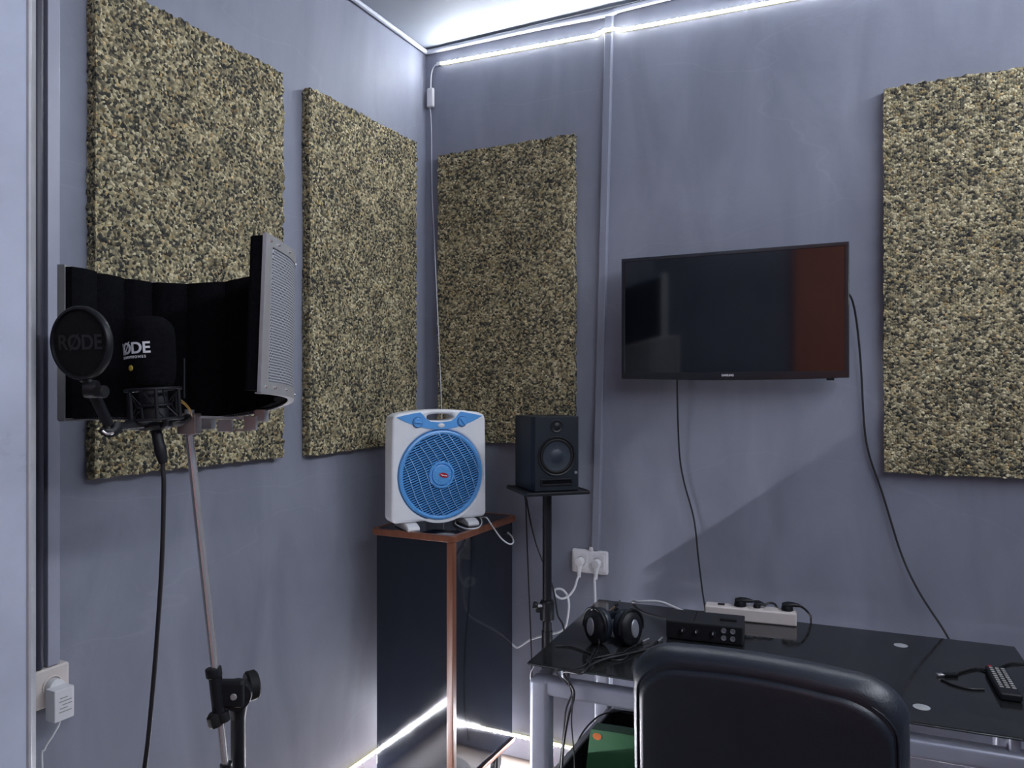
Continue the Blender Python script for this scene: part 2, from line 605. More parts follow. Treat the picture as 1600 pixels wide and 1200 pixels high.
    def text(self, body, size, mx, depth=0.0004, bend=None, spacing=1.0, bold=0.0, sx=1.0):
        cu = bpy.data.curves.new('tmp', 'FONT')
        cu.body = body
        cu.size = size
        cu.align_x = 'CENTER'
        cu.align_y = 'CENTER'
        cu.extrude = depth
        cu.space_character = spacing
        cu.offset = bold
        o = bpy.data.objects.new('tmp', cu)
        C.objects.link(o)
        dg = bpy.context.evaluated_depsgraph_get()
        me = bpy.data.meshes.new_from_object(o.evaluated_get(dg))
        bpy.data.objects.remove(o)
        bpy.data.curves.remove(cu)
        for v in me.vertices:
            v.co.x *= sx
        if bend:
            for v in me.vertices:
                a = v.co.x / bend
                v.co = Vector((math.sin(a) * (bend + v.co.z), v.co.y, math.cos(a) * (bend + v.co.z)))
        me.transform(mx)
        self.bm.from_mesh(me)
        bpy.data.meshes.remove(me)
        return self

    def build(self, name, m, parent=None, world=True, smooth=35, recenter=True, sub=0):
        bm = self.bm
        bmesh.ops.remove_doubles(bm, verts=bm.verts, dist=1e-6)
        bmesh.ops.recalc_face_normals(bm, faces=bm.faces)
        me = bpy.data.meshes.new(name)
        off = Vector((0, 0, 0))
        if parent is not None:
            if world:
                inv = (Matrix.Translation(parent.location) @ parent.rotation_euler.to_matrix().to_4x4()).inverted() if parent.parent is None else None
                if inv is None:
                    inv = full_matrix(parent).inverted()
                bmesh.ops.transform(bm, matrix=inv, verts=bm.verts)
        elif recenter and bm.verts:
            xs = [v.co for v in bm.verts]
            lo = [min(c[i] for c in xs) for i in range(3)]
            hi = [max(c[i] for c in xs) for i in range(3)]
            off = Vector(((lo[0] + hi[0]) / 2, (lo[1] + hi[1]) / 2, lo[2]))
            bmesh.ops.translate(bm, vec=-off, verts=bm.verts)
        if smooth:
            for f in bm.faces:
                f.smooth = True
        bm.to_mesh(me)
        bm.free()
        if smooth:
            me.set_sharp_from_angle(angle=math.radians(smooth))
        o = bpy.data.objects.new(name, me)
        C.objects.link(o)
        me.materials.append(m)
        o.location = off
        if parent is not None:
            o.parent = parent
        if smooth and len(me.polygons) < 4000:
            md = o.modifiers.new('weighted_normals', 'WEIGHTED_NORMAL')
            md.keep_sharp = True
        if sub:
            md = o.modifiers.new('subdivision', 'SUBSURF')
            md.levels = md.render_levels = sub
        return o


def rode_text(mb, size, mx, depth, bold, bend=None):
    cu = bpy.data.curves.new('tmp', 'FONT')
    cu.body, cu.size, cu.align_x, cu.align_y = 'RODE', size, 'CENTER', 'CENTER'
    cu.extrude, cu.offset = depth, bold
    o = bpy.data.objects.new('tmp', cu)
    C.objects.link(o)
    me = bpy.data.meshes.new_from_object(o.evaluated_get(bpy.context.evaluated_depsgraph_get()))
    bpy.data.objects.remove(o)
    bm = bmesh.new()
    bm.from_mesh(me)
    bpy.data.meshes.remove(me)
    bmesh.ops.remove_doubles(bm, verts=bm.verts, dist=1e-7)
    seen, isl = set(), []
    for v in bm.verts:
        if v in seen:
            continue
        st, comp = [v], []
        seen.add(v)
        while st:
            a = st.pop()
            comp.append(a.co.copy())
            for e in a.link_edges:
                b = e.other_vert(a)
                if b not in seen:
                    seen.add(b)
                    st.append(b)
        isl.append(comp)
    isl.sort(key=lambda c: sum(p.x for p in c) / len(c))
    oc = isl[1]
    x0, x1 = min(p.x for p in oc), max(p.x for p in oc)
    y0, y1 = min(p.y for p in oc), max(p.y for p in oc)
    cx, cy, w2, h2 = (x0 + x1) / 2, (y0 + y1) / 2, (x1 - x0) * 0.36, (y1 - y0) * 0.56
    t = size * 0.045
    vs = [[bm.verts.new((x, y, z)) for x, y in ((cx - w2 - t, cy - h2), (cx - w2 + t, cy - h2), (cx + w2 + t, cy + h2), (cx + w2 - t, cy + h2))] for z in (0, depth * 1.05)]
    bm.faces.new(vs[1])
    for k in range(4):
        bm.faces.new((vs[0][k], vs[0][(k + 1) % 4], vs[1][(k + 1) % 4], vs[1][k]))
    if bend:
        for v in bm.verts:
            a = v.co.x / bend
            v.co = Vector((math.sin(a) * (bend + v.co.z), v.co.y, math.cos(a) * (bend + v.co.z)))
    bmesh.ops.transform(bm, matrix=mx, verts=bm.verts)
    return mb._add(bm)


def full_matrix(o):
    mx = Matrix.Translation(o.location) @ o.rotation_euler.to_matrix().to_4x4()
    return full_matrix(o.parent) @ mx if o.parent else mx


def thing(name, label, cat, loc, rz=0.0, group=None):
    o = bpy.data.objects.new(name, None)
    o.empty_display_size = 0.05
    C.objects.link(o)
    o.location = loc
    o.rotation_euler = (0, 0, rz)
    return tag(o, label, cat, group)


def tag(o, label, cat, group=None):
    o['label'] = label
    o['category'] = cat
    if group:
        o['group'] = group
    return o


def structure(o):
    o['kind'] = 'structure'
    return o


def frame3(origin, x, y, z):
    m = Matrix.Identity(4)
    for i, a in enumerate((x, y, z)):
        for k in range(3):
            m[k][i] = a[k]
    for k in range(3):
        m[k][3] = origin[k]
    return m


def rrect(w_, h_, r, n=6, cx=0, cy=0):
    out = []
    for sx, sy, a0 in ((1, 1, 0), (-1, 1, PI / 2), (-1, -1, PI), (1, -1, 1.5 * PI)):
        for k in range(n + 1):
            a = a0 + PI / 2 * k / n
            out.append((cx + sx * (w_ / 2 - r) + r * math.cos(a), cy + sy * (h_ / 2 - r) + r * math.sin(a)))
    return out


def circle2(r, n=64, cx=0, cy=0, rx=None):
    return [(cx + (rx or r) * math.cos(2 * PI * k / n), cy + r * math.sin(2 * PI * k / n)) for k in range(n)]


def cable(name, pts, r, m, label=None, cat='cable', parent=None, group=None, per=8, seg=8):
    o = MB().tube(pts, r, seg=seg, per=per).build(name, m, parent)
    if label:
        tag(o, label, cat, group)
    return o


# ------------------------------------------------------------------ the room
H = 2.955
RX, FY = 3.05, -3.75
structure(MB().box((RX / 2, FY / 2, -0.05), (RX + 0.4, -FY + 0.4, 0.1)).build('floor', M_FLOOR, smooth=0, recenter=False))
structure(MB().box((RX / 2, FY / 2, H + 0.05), (RX + 0.4, -FY + 0.4, 0.1)).build('ceiling', M_CEIL, smooth=0, recenter=False))
structure(MB().box((-0.1, FY / 2, H / 2), (0.2, -FY + 0.4, H)).build('wall_left', M_WALL, smooth=0, recenter=False))
structure(MB().box((RX / 2, 0.1, H / 2), (RX, 0.2, H)).build('wall_back', M_WALL, smooth=0, recenter=False))
structure(MB().box((RX + 0.1, FY / 2, H / 2), (0.2, -FY + 0.4, H)).build('wall_right', M_WALL, smooth=0, recenter=False))
structure(MB().box((RX / 2, FY - 0.1, H / 2), (RX, 0.2, H)).build('wall_front', M_WALL, smooth=0, recenter=False))
SK = 0.082
structure(MB().box((0.006, FY / 2, SK / 2), (0.012, -FY, SK), 0.002).build('baseboard_left', M_SKIRT, smooth=30, recenter=False))
structure(MB().box((RX / 2, -0.006, SK / 2), (RX - 0.03, 0.012, SK), 0.002).build('baseboard_back', M_SKIRT, smooth=30, recenter=False))
# pale cords that cover the joint of walls and ceiling
structure(MB().tube([(0.012, -3.6, H - 0.012), (0.012, -1.8, H - 0.016), (0.014, -0.9, H - 0.012), (0.012, -0.014, H - 0.014)], 0.010, per=6).build('trim_1', M_TUBE, recenter=False))
structure(MB().tube([(0.014, -0.012, H - 0.014), (0.5, -0.014, H - 0.020), (0.80, -0.016, H - 0.030), (0.86, -0.022, H - 0.032), (0.95, -0.015, H - 0.022), (1.7, -0.012, H - 0.013), (3.0, -0.012, H - 0.014)], 0.010, per=6).build('trim_2', M_TUBE, recenter=False))

# pale painted door leaf at the left, opened into the room
hinge, edge = Vector((0.03, -2.70, 0)), Vector((0.580, -2.042, 0))
du = (edge - hinge).normalized()
dn = Vector((du.y, -du.x, 0))
DL = (edge - hinge).length
mid = (hinge + edge) / 2 - dn * 0.02
rotd = Matrix(((du.x, dn.x * -1, 0), (du.y, dn.y * -1, 0), (0, 0, 1)))
d1 = structure(MB().box(mid + UP * 1.105, (DL, 0.04, 2.19), 0.004, 2, rotd).build('door_1', M_DOOR, recenter=False))
MB().box(edge - du * 0.003 - dn * 0.02 + UP * 1.105, (0.008, 0.044, 2.192), 0.004, 2, rotd).build('door_edge', M_DOOREDGE, d1)
MB().box(mid - dn * 0.021 + UP * 1.105, (DL - 0.03, 0.006, 2.15), 0.002, 1, rotd).build('added_dark_backing', M_BLACKMATTE, d1)  # unseen dark backing, added to dim the door reflected in the television
hm = MB()
hp = edge - du * 0.20 + UP * 0.62
hm.cyl(hp, hp + dn * 0.045, 0.011).cyl(hp + dn * 0.045 - du * 0.11, hp + dn * 0.045, 0.009, bev=0.004)
hm.build('door_handle', M_BRASS, d1)

# brown wooden panelling on the wall behind the photographer
structure(MB().box((1.60, FY + 0.02, 1.42), (0.94, 0.04, 2.84), 0.004).build('trim_3', M_BROWNDOOR, recenter=False))

# cable ducts
LSZ = 0.797
ct, cb = onback(953.5, 40), onback(932.5, 858)
zt = H - 0.03
dirc = (ct - cb) / (ct.z - cb.z)
top_, bot_ = cb + dirc * (zt - cb.z), cb
dm = MB()
hw, dd = 0.015, 0.020
ring = lambda p: [(p.x - hw, 0, p.z), (p.x - hw, -dd, p.z), (p.x - hw + 0.003, -dd - 0.002, p.z), (p.x + hw - 0.003, -dd - 0.002, p.z), (p.x + hw, -dd, p.z), (p.x + hw, 0, p.z)]
dm.loft([ring(bot_), ring(top_)])
tag(dm.build('cable_duct', M_WALL, smooth=30), 'narrow grey cable duct running from the ceiling down to the double socket', 'cable duct')
dm = MB()
dm.box((0.018, -1.657, (LSZ + 0.048 + H - 0.03) / 2), (0.036, 0.030, H - 0.03 - LSZ - 0.048), 0.003)
tag(dm.build('cable_duct', M_DUCT, smooth=30), 'grey cable duct beside the pale door, ending at the single socket', 'cable duct')
pv = MB().cyl((0.026, -1.690, LSZ + 0.05), (0.026, -1.690, H - 0.03), 0.0125, seg=20)  # dark upright added to stand in for the shaded side of the duct
tag(pv.build('shade_strip', M_SHADESTRIP), 'narrow dark strip added as shade between the pale door and the grey duct, above the single socket', 'shade strip')

# ------------------------------------------------------------------ LED strips
chip_top = MB().box((0, 0, 0), (0.0145, 0.003, 0.0085)).build('tmpchip', M_LEDTOP, smooth=0, recenter=False)
chip_low = MB().box((0, 0, 0), (0.0145, 0.003, 0.0085)).build('tmpchip', M_LEDLOW, smooth=0, recenter=False)

for q_, m_ in ((chip_top, M_LEDTOPS), (chip_low, M_LEDLOWS)):
    q_.data.materials.append(m_)
    for f_ in q_.data.polygons:
        f_.material_index = 0 if f_.normal.y < -0.5 else 1


def strip(label, path, normal, src, n):
    """tape along path; chips face along normal"""
    path = [Vector(p) for p in path]
    t = thing('led_strip', label, 'LED strip', path[0], 0, 'white LED strips along the walls')
    normal = Vector(normal)
    ring = []
    for p in path:
        u = UP * 0.0065
        ring.append([p - u, p - u + normal * 0.003, p + u + normal * 0.003, p + u])
    MB().loft(ring).build('tape', M_TAPE, t, smooth=0)
    tot = [0]
    for a, b in zip(path[:-1], path[1:]):
        tot.append(tot[-1] + (b - a).length)
    for i in range(n):
        s = tot[-1] * (i + 0.5) / n
        k = max(j for j in range(len(path) - 1) if tot[j] <= s)
        p = path[k].lerp(path[k + 1], (s - tot[k]) / (tot[k + 1] - tot[k]))
        c = src.copy()
        c.name = 'led_chip'
        C.objects.link(c)
        c.parent = t
        c.location = p - path[0] + normal * 0.0045
        c.rotation_euler = (0, 0, 0 if abs(normal.y) > 0.5 else PI / 2)
    return t


z0, z1 = onback(690, 100), onback(1240, -2)
far = z1 + (z1 - z0) * 0.85
dx_ = (bot_ + dirc * (z0.z - bot_.z)).x
zl = lambda x: z0.z + (z1.z - z0.z) * (x - z0.x) / (z1.x - z0.x)
top = strip('lit white LED strip high on the back wall below the ceiling', [(z0.x, -0.001, z0.z), (dx_ - 0.05, -0.001, zl(dx_ - 0.05)), (dx_ - 0.02, -0.0245, zl(dx_ - 0.02)), (dx_ + 0.02, -0.0245, zl(dx_ + 0.02)), (dx_ + 0.05, -0.001, zl(dx_ + 0.05)), (z1.x, -0.001, z1.z), (2.75, -0.001, far.z)], (0, -1, 0), chip_top, 98)
strip('lit white LED strip along the top of the left skirting', [(0.013, -2.0, SK + 0.008), (0.013, -0.03, SK + 0.008)], (1, 0, 0), chip_low, 72)
strip('lit white LED strip along the top of the back skirting behind the desk', [(0.04, -0.013, SK + 0.008), (2.3, -0.013, SK + 0.008)], (0, -1, 0), chip_low, 84)
for q in (chip_top, chip_low):
    bpy.data.objects.remove(q)
# the lead of the upper strip
e0 = Vector((z0.x, -0.006, z0.z))
MB().box(e0 + Vector((-0.010, 0, 0)), (0.022, 0.010, 0.016), 0.003).build('end_cap', M_WHITE, top)
pts = [onback(687, 100, 0.006), onback(679, 103, 0.006), onback(674, 116, 0.010), onback(673, 140, 0.012)]
MB().tube(pts, 0.0028).build('lead', M_WHITECABLE, top)
a0, a1 = onback(673, 138, 0.012), onback(673, 168, 0.012)
MB().box((a0 + a1) / 2, (0.032, 0.018, (a0 - a1).length), 0.006, 3).build('inline_driver', M_WHITE, top)
pts = [onback(672, 166, 0.010), onback(674, 200, 0.008), onback(675, 300, 0.008), onback(678, 360, 0.008), onback(682, 450, 0.06), onback(687, 560, 0.075), onback(690, 640, 0.075), onback(694, 800, 0.05), onback(700, 1000, 0.02)]
MB().tube(pts, 0.0017).build('lead', M_WHITECABLE, top)


# ------------------------------------------------------------------ acoustic panels
def panel(label, u0, u1, zb, zt_, wall, seed):
    """a slab of bonded foam chips hung on a wall; u = y on the left wall, x on the back wall"""
    th = 0.034
    W_, Hh = u1 - u0, zt_ - zb
    nu, nv, nt = int(W_ / 0.0085), int(Hh / 0.0085), 4
    bm = bmesh.new()
    off = Vector((seed * 3.7, seed * 1.3, seed * 2.1))

    def pos(a, b, c):
        # a, b along the slab, c = distance from the wall
        p = Vector((a, b, c))
        d = noise.noise(p * 75 + off) * 0.004 + noise.noise(p * 190 + off) * 0.0035
        eu = 1 if a <= u0 + 1e-6 else (-1 if a >= u1 - 1e-6 else 0)
        ev = 1 if b <= zb + 1e-6 else (-1 if b >= zt_ - 1e-6 else 0)
        wob = noise.noise(Vector((a * 6, b * 6, seed))) * 0.004
        a2, b2, c2 = a, b, c
        if eu:
            a2 -= eu * (d * 1.1 + wob)
        if ev:
            b2 -= ev * (d * 1.1 + wob)
        if c >= th - 1e-6:
            c2 = c + d
        if wall == 'left':
            return Vector((max(c2, 0.002), a2, b2))
        return Vector((a2, -max(c2, 0.002), b2))

    def grid(fn, n, m_):
        vs = [[bm.verts.new(fn(i / n, j / m_)) for j in range(m_ + 1)] for i in range(n + 1)]
        for i in range(n):
            for j in range(m_):
                bm.faces.new((vs[i][j], vs[i + 1][j], vs[i + 1][j + 1], vs[i][j + 1]))

    grid(lambda s, t: pos(u0 + W_ * s, zb + Hh * t, th), nu, nv)
    grid(lambda s, t: pos(u0, zb + Hh * t, th * s), nt, nv)
    grid(lambda s, t: pos(u1, zb + Hh * t, th * s), nt, nv)
    grid(lambda s, t: pos(u0 + W_ * t, zb, th * s), nt, nu)
    grid(lambda s, t: pos(u0 + W_ * t, zt_, th * s), nt, nu)
    q = MB()
    q.bm.free()
    q.bm = bm
    bmesh.ops.remove_doubles(bm, verts=bm.verts, dist=1e-5)
    return tag(q.build('acoustic_panel', M_FOAM, smooth=60), label, 'acoustic panel', 'speckled foam acoustic panels')


TH = 0.034
a, b_ = onleft(149, 745, TH), onleft(443, 714, TH)
t_ = onleft(441, 113, TH)
panel('speckled foam acoustic panel on the left wall, nearest the door, behind the microphone shield', a.y, b_.y, b_.z, t_.z, 'left', 1)
a, b_ = onleft(484, 711, TH), onleft(651, 688, TH)
t_ = onleft(484, 136, TH)
panel('speckled foam acoustic panel on the left wall, right of the microphone shield', a.y, b_.y, a.z, t_.z, 'left', 2)
a, b_ = onback(684, 700, TH), onback(896, 696, TH)
t_ = onback(896, 209, TH)
panel('dark speckled foam acoustic panel on the back wall, above the speaker', max(a.x, 0.07), b_.x, b_.z, t_.z, 'back', 3)
a = onback(1381, 738, TH)
t_ = onback(1376, 139, TH)
panel('brownish foam acoustic panel on the back wall, right of the television', a.x, a.x + 0.64, a.z, t_.z, 'back', 4)

# ------------------------------------------------------------------ television
TX0, TX1, TZ0, TZ1 = 0.921, 1.681, 1.531, 1.968
TYF = -0.117
tv = thing('television', 'switched-off flat black television hung on the back wall', 'television', ((TX0 + TX1) / 2, -0.05, TZ0))
tm = MB()
out = [(TX0, TZ1), (TX1, TZ1), (TX1, TZ0)]
for k in range(1, 16):
    s = k / 16
    out.append((TX1 + (TX0 - TX1) * s, TZ0 - 0.007 * math.sin(PI * s) ** 0.8))
out.append((TX0, TZ0))
ins = 0.013
hole = [(TX0 + ins, TZ1 - ins), (TX1 - ins, TZ1 - ins), (TX1 - ins, TZ0 + 0.021), (TX0 + ins, TZ0 + 0.021)]
mx = frame3((0, TYF + 0.016, 0), (1, 0, 0), (0, 0, 1), (0, -1, 0))
tm.shape2d([out, hole], 0.032, mx, bevel=0.002)
tm.build('bezel', M_BEZEL, tv)
MB().box(((TX0 + TX1) / 2, TYF + 0.012, (TZ0 + TZ1) / 2 + 0.004), (TX1 - TX0 - 0.02, 0.018, TZ1 - TZ0 - 0.028)).build('screen', M_SCREEN, tv, smooth=0)
MB().box(((TX0 + TX1) / 2, TYF + 0.045, (TZ0 + TZ1) / 2), (0.62, 0.05, 0.33), 0.02, 3).build('rear_cover', M_BLACKPLASTIC, tv)
MB().box(((TX0 + TX1) / 2, -0.024, (TZ0 + TZ1) / 2), (0.26, 0.048, 0.22), 0.004).build('wall_bracket', M_BLACKPLASTIC, tv)
lx = onback(1137, 586, -TYF)
MB().text('SAMSUNG', 0.0105, frame3((lx.x, TYF - 0.0004, TZ0 + 0.0095), (1, 0, 0), (0, 0, 1), (0, -1, 0)), bold=0.0002, sx=0.85).build('logo', M_PRINTW, tv, smooth=0)
sx_ = onback(1297, 592, -TYF)
MB().box((sx_.x, TYF + 0.012, TZ0 - 0.004), (0.024, 0.012, 0.010), 0.002).build('remote_sensor', M_BLACKPLASTIC, tv)

cable('television_cable', [onback(1060, 560, 0.07), onback(1058, 600, 0.06), onback(1061, 700, 0.03), onback(1068, 750, 0.02), onback(1084, 810, 0.02), onback(1091, 870, 0.03), onback(1097, 920, 0.05), onback(1103, 965, 0.07), onback(1106, 1040, 0.06)], 0.0032, M_BLACKCABLE,
      'thin black cable hanging from the lower left of the television')
cable('television_cable', [onback(1315, 455, 0.075), onback(1329, 463, 0.07), onback(1338, 500, 0.04), onback(1345, 570, 0.02), onback(1350, 660, 0.012), onback(1358, 710, 0.012), onback(1380, 775, 0.012), onback(1408, 865, 0.02), onback(1436, 925, 0.04), onback(1482, 998, 0.06), onback(1500, 1050, 0.06)], 0.0034, M_BLACKCABLE,
      'black cable hanging from the right edge of the television down behind the desk')

# ------------------------------------------------------------------ pedestal cabinet
CX0, CX1, CY0, CY1, CZ0, CZ1 = 0.139, 0.464, -0.556, -0.076, 0.10, 0.994
cab = thing('pedestal_cabinet', 'tall black gloss pedestal cabinet with brown edges, standing in the corner under the fan', 'cabinet', ((CX0 + CX1) / 2, (CY0 + CY1) / 2, 0))
MB().box(((CX0 + CX1) / 2, (CY0 + CY1) / 2 + 0.003, (CZ0 + CZ1) / 2 - 0.01), (CX1 - CX0 - 0.012, CY1 - CY0 - 0.012, CZ1 - CZ0 - 0.02), 0.002).build('body', M_GLOSSBLACK, cab)
tm = MB()
o1 = rrect(CX1 - CX0 + 0.028, CY1 - CY0 + 0.02, 0.03, 6, (CX0 + CX1) / 2, (CY0 + CY1) / 2)
o2 = rrect(CX1 - CX0 - 0.012, CY1 - CY0 - 0.02, 0.018, 6, (CX0 + CX1) / 2, (CY0 + CY1) / 2)
tm.shape2d([o1, o2], 0.022, Matrix.Translation((0, 0, CZ1 - 0.011)), bevel=0.003)
tm.build('top_edge', M_WOODEDGE, cab)
MB().shape2d([o2], 0.018, Matrix.Translation((0, 0, CZ1 - 0.0105))).build('top_board', M_GLOSSBLACK, cab)
MB().box((CX1 - 0.004, CY0 + 0.006, (CZ0 + CZ1) / 2 - 0.011), (0.026, 0.026, CZ1 - CZ0 - 0.022), 0.004).build('corner_post', M_WOODEDGE, cab)
bm_ = MB()
bm_.box((CX1 - 0.002, (CY0 + CY1) / 2, CZ0 + 0.006), (0.014, CY1 - CY0, 0.016), 0.004).box(((CX0 + CX1) / 2, CY0 + 0.004, CZ0 + 0.006), (CX1 - CX0, 0.014, 0.016), 0.004).box((CX0 + 0.005, (CY0 + CY1) / 2, CZ0 + 0.006), (0.014, CY1 - CY0, 0.016), 0.004)
bm_.build('bottom_edge', M_WOODEDGE, cab)
for sx in (0, 1):
    for sy in (0, 1):
        cx, cy = (CX0 + 0.04, CX1 - 0.045)[sx], (CY0 + 0.05, CY1 - 0.07)[sy]
        c = MB()
        c.box((cx, cy, 0.085), (0.05, 0.05, 0.03), 0.004).box((cx - 0.014, cy, 0.05), (0.004, 0.03, 0.06), 0.001).box((cx + 0.014, cy, 0.05), (0.004, 0.03, 0.06), 0.001)
        c.cyl((cx - 0.011, cy, 0.031), (cx + 0.011, cy, 0.031), 0.031, bev=0.005)
        c.build('caster', M_BLACKPLASTIC, cab)

# ------------------------------------------------------------------ box fan
FA = math.radians(54)
fw, fh0 = 0.366, 0.026
fd = Vector((math.cos(FA), math.sin(FA), 0))
fn = Vector((math.sin(FA), -math.cos(FA), 0))
ffl = Vector((0.240, -0.588, CZ1))
fc = ffl + fd * (fw / 2)                    # middle of the front face on the cabinet top
fan = thing('box_fan', 'square white and blue box fan with a round grille on top of the cabinet', 'fan', fc - fn * 0.045, FA)
FM = lambda dn_: frame3(fc + fn * dn_, fd, UP, fn)      # face frame: x along the face, y up, z out of the face
HB, HT, ARCH = fh0, 0.408, 0.018


def topv(u):
    return HT + ARCH * (1 - (u / (fw / 2)) ** 2)


outl = []
for k in range(7):
    an = -PI / 2 + PI / 2 * k / 6
    outl.append((fw / 2 - 0.02 + 0.02 * math.cos(an), HB + 0.02 + 0.02 * math.sin(an)))
outl += [(fw / 2 - 0.001, 0.30), (fw / 2 - 0.003, HT - 0.022)]
for k in range(1, 6):
    an = PI / 2 * k / 6
    outl.append((fw / 2 - 0.025 + 0.022 * math.cos(an), HT - 0.022 + 0.024 * math.sin(an)))
for k in range(17):
    u = (fw / 2 - 0.025) * (1 - 2 * k / 16)
    outl.append((u, topv(u)))
for k in range(1, 6):
    an = PI / 2 + PI / 2 * k / 6
    outl.append((-(fw / 2 - 0.025) + 0.022 * math.cos(an), HT - 0.022 + 0.024 * math.sin(an)))
outl += [(-fw / 2 + 0.003, HT - 0.022), (-fw / 2 + 0.001, 0.30)]
for k in range(7):
    an = PI + PI / 2 * k / 6
    outl.append((-(fw / 2 - 0.02) + 0.02 * math.cos(an), HB + 0.02 + 0.02 * math.sin(an)))
GC, GR = (0.004, 0.190), 0.160
HH = [(0.001 + 0.052 * math.copysign(abs(math.cos(2 * PI * k / 32)) ** 0.75, math.cos(2 * PI * k / 32)), 0.398 + 0.0125 * math.copysign(abs(math.sin(2 * PI * k / 32)) ** 0.7, math.sin(2 * PI * k / 32))) for k in range(32)]
body = MB().shape2d([outl, circle2(GR + 0.003, 72, *GC), HH], 0.082, FM(-0.041), bevel=0.010, res=3)
body.build('housing', M_FANWHITE, fan)
MB().shape2d([circle2(GR + 0.012, 64, *GC)], 0.012, FM(-0.076)).build('rear_grille', M_FANDARK, fan)
# blue control panel: crescent around the handle
cres = []
for k in range(21):
    u = -0.166 + 0.332 * k / 20
    cres.append((u, 0.400 - 0.046 * (1 - (u / 0.166) ** 2)))
right_top = [(0.135, topv(0.135) - 0.009), (0.10, topv(0.10) - 0.007), (0.078, topv(0.078) - 0.006)]
hnd = [(0.068, 0.407), (0.058, 0.394), (0.040, 0.383), (0.0, 0.380), (-0.038, 0.383), (-0.056, 0.394), (-0.066, 0.407)]
left_top = [(-0.078, topv(0.078) - 0.006), (-0.10, topv(0.10) - 0.007), (-0.135, topv(0.135) - 0.009)]
MB().shape2d([cres + right_top + hnd + left_top], 0.003, FM(0.0008), bevel=0.0005).build('control_panel', M_FANBLUE, fan)
for u, rot_ in ((-0.088, 0.1), (0.084, 0.9)):
    k = MB()
    c0 = FM(0.002) @ Vector((u, 0.381, 0))
    k.lathe([(0, 0), (0.0175, 0), (0.0175, 0.004), (0.0145, 0.008), (0, 0.008)], c0, fn, 32)
    k.box(c0 + fn * 0.010, (0.028, 0.008, 0.006), 0.002, 2, (frame3((0, 0, 0), fd, fn, UP).to_3x3() @ Matrix.Rotation(rot_, 3, 'Y')))
    k.build('dial', M_FANBLUE, fan)
    MB().lathe([(0.0175, 0), (0.0195, 0), (0.0195, 0.0012), (0.0175, 0.0012), (0.0175, 0)], FM(0.0022) @ Vector((u, 0.381, 0)), fn, 32).build('dial_ring', M_FANDARK, fan)
MB().lathe([(0.010, 0), (0.010, 0.003), (0.006, 0.005), (0, 0.0055)], FM(0.0015) @ Vector((0.002, 0.3685, 0)), fn, 24, sx=1.3, sy=0.8, xdir=fd).build('indicator', M_WHITE, fan)
# grille: ring, slanted louvres, curved ribs, hub
MB().lathe([(GR - 0.013, -0.012), (GR - 0.013, 0.001), (GR - 0.006, 0.006), (GR, 0.004), (GR + 0.002, -0.004), (GR + 0.002, -0.012), (GR - 0.013, -0.012)], FM(0) @ Vector((*GC, 0)), fn, 80).build('grille_ring', M_FANBLUE, fan)
g = MB()
sl = math.radians(20)
dx, dy = Vector((math.cos(sl), math.sin(sl))), Vector((-math.sin(sl), math.cos(sl)))
RR = GR - 0.010
for k in range(-18, 19):
    o = k * 0.0086
    if abs(o) >= RR - 0.002:
        continue
    hl = math.sqrt(RR * RR - o * o)
    c0 = Vector(GC) + dy * o
    g.box(FM(-0.004) @ Vector((c0.x, c0.y, 0)), (2 * hl, 0.0046, 0.003), 0.0, 1,
          frame3((0, 0, 0), fd * dx.x + UP * dx.y, fd * dy.x + UP * dy.y, fn).to_3x3())
g.build('grille_louvres', M_FANMID, fan, smooth=0)
r_ = MB()
for k in range(-6, 7):
    pts = []
    for j in range(15):
        t = -1 + 2 * j / 14
        vx = k * 0.034 + 0.006 - t * 0.080 + 0.011 * math.sin(t * PI * 1.0 + 0.6)
        vy = t * RR
        if vx * vx + vy * vy < (RR + 0.002) ** 2:
            pts.append(FM(0.001) @ Vector((GC[0] + vx, GC[1] + vy, 0)))
    if len(pts) > 2:
        r_.tube(pts, 0.0013, seg=6, per=3)
r_.build('grille_ribs', M_FANRIB, fan)
hubc = FM(0.0) @ Vector((GC[0], GC[1], 0))
MB().lathe([(0.049, -0.010), (0.049, 0.003), (0.046, 0.006), (0.041, 0.0055), (0.039, 0.002), (0.0385, 0.001), (0.037, 0.001), (0.0365, 0.006), (0.033, 0.0075), (0, 0.008)], hubc, fn, 48).build('hub', M_FANBLUE, fan)
rot_l = math.radians(-14)
lm = FM(0.0088) @ Matrix.Translation((GC[0] + 0.006, GC[1] - 0.001, 0)) @ Matrix.Rotation(rot_l, 4, 'Z')
badge = MB().shape2d([[(0.018 * math.copysign(abs(math.cos(2 * PI * k / 40)) ** 1.25, math.cos(2 * PI * k / 40)), 0.0088 * math.sin(2 * PI * k / 40)) for k in range(40)]], 0.0014, lm).build('badge', M_RED, fan)
MB().shape2d([[(-0.012, -0.0014), (-0.004, -0.0022), (0.006, -0.0022), (0.013, -0.0012), (0.012, 0.0018), (0.003, 0.0008), (-0.005, 0.0010), (-0.013, 0.0018)]], 0.0006, lm @ Matrix.Translation((0, 0, 0.0010))).build('badge_stripe', M_PRINTW, badge)
for u in (-0.112, 0.118):
    f_ = MB()
    pr = [(-0.118, 0.0), (0.030, 0.0), (0.034, 0.006), (0.028, 0.016), (0.004, 0.024), (-0.085, 0.028), (-0.118, 0.016)]
    mxf = frame3(fc + fd * u, fn, UP, -fd)
    f_.shape2d([pr], 0.044, mxf, bevel=0.003)
    f_.build('foot', M_WHITE, fan)
cpts = [fc - fn * 0.06 + fd * 0.15 + UP * 0.045, onz(752, 812, CZ1 + 0.01), onz(748, 824, CZ1 + 0.005), onz(728, 826, CZ1 + 0.004), onz(712, 819, CZ1 + 0.004), onz(714, 812, CZ1 + 0.004)]
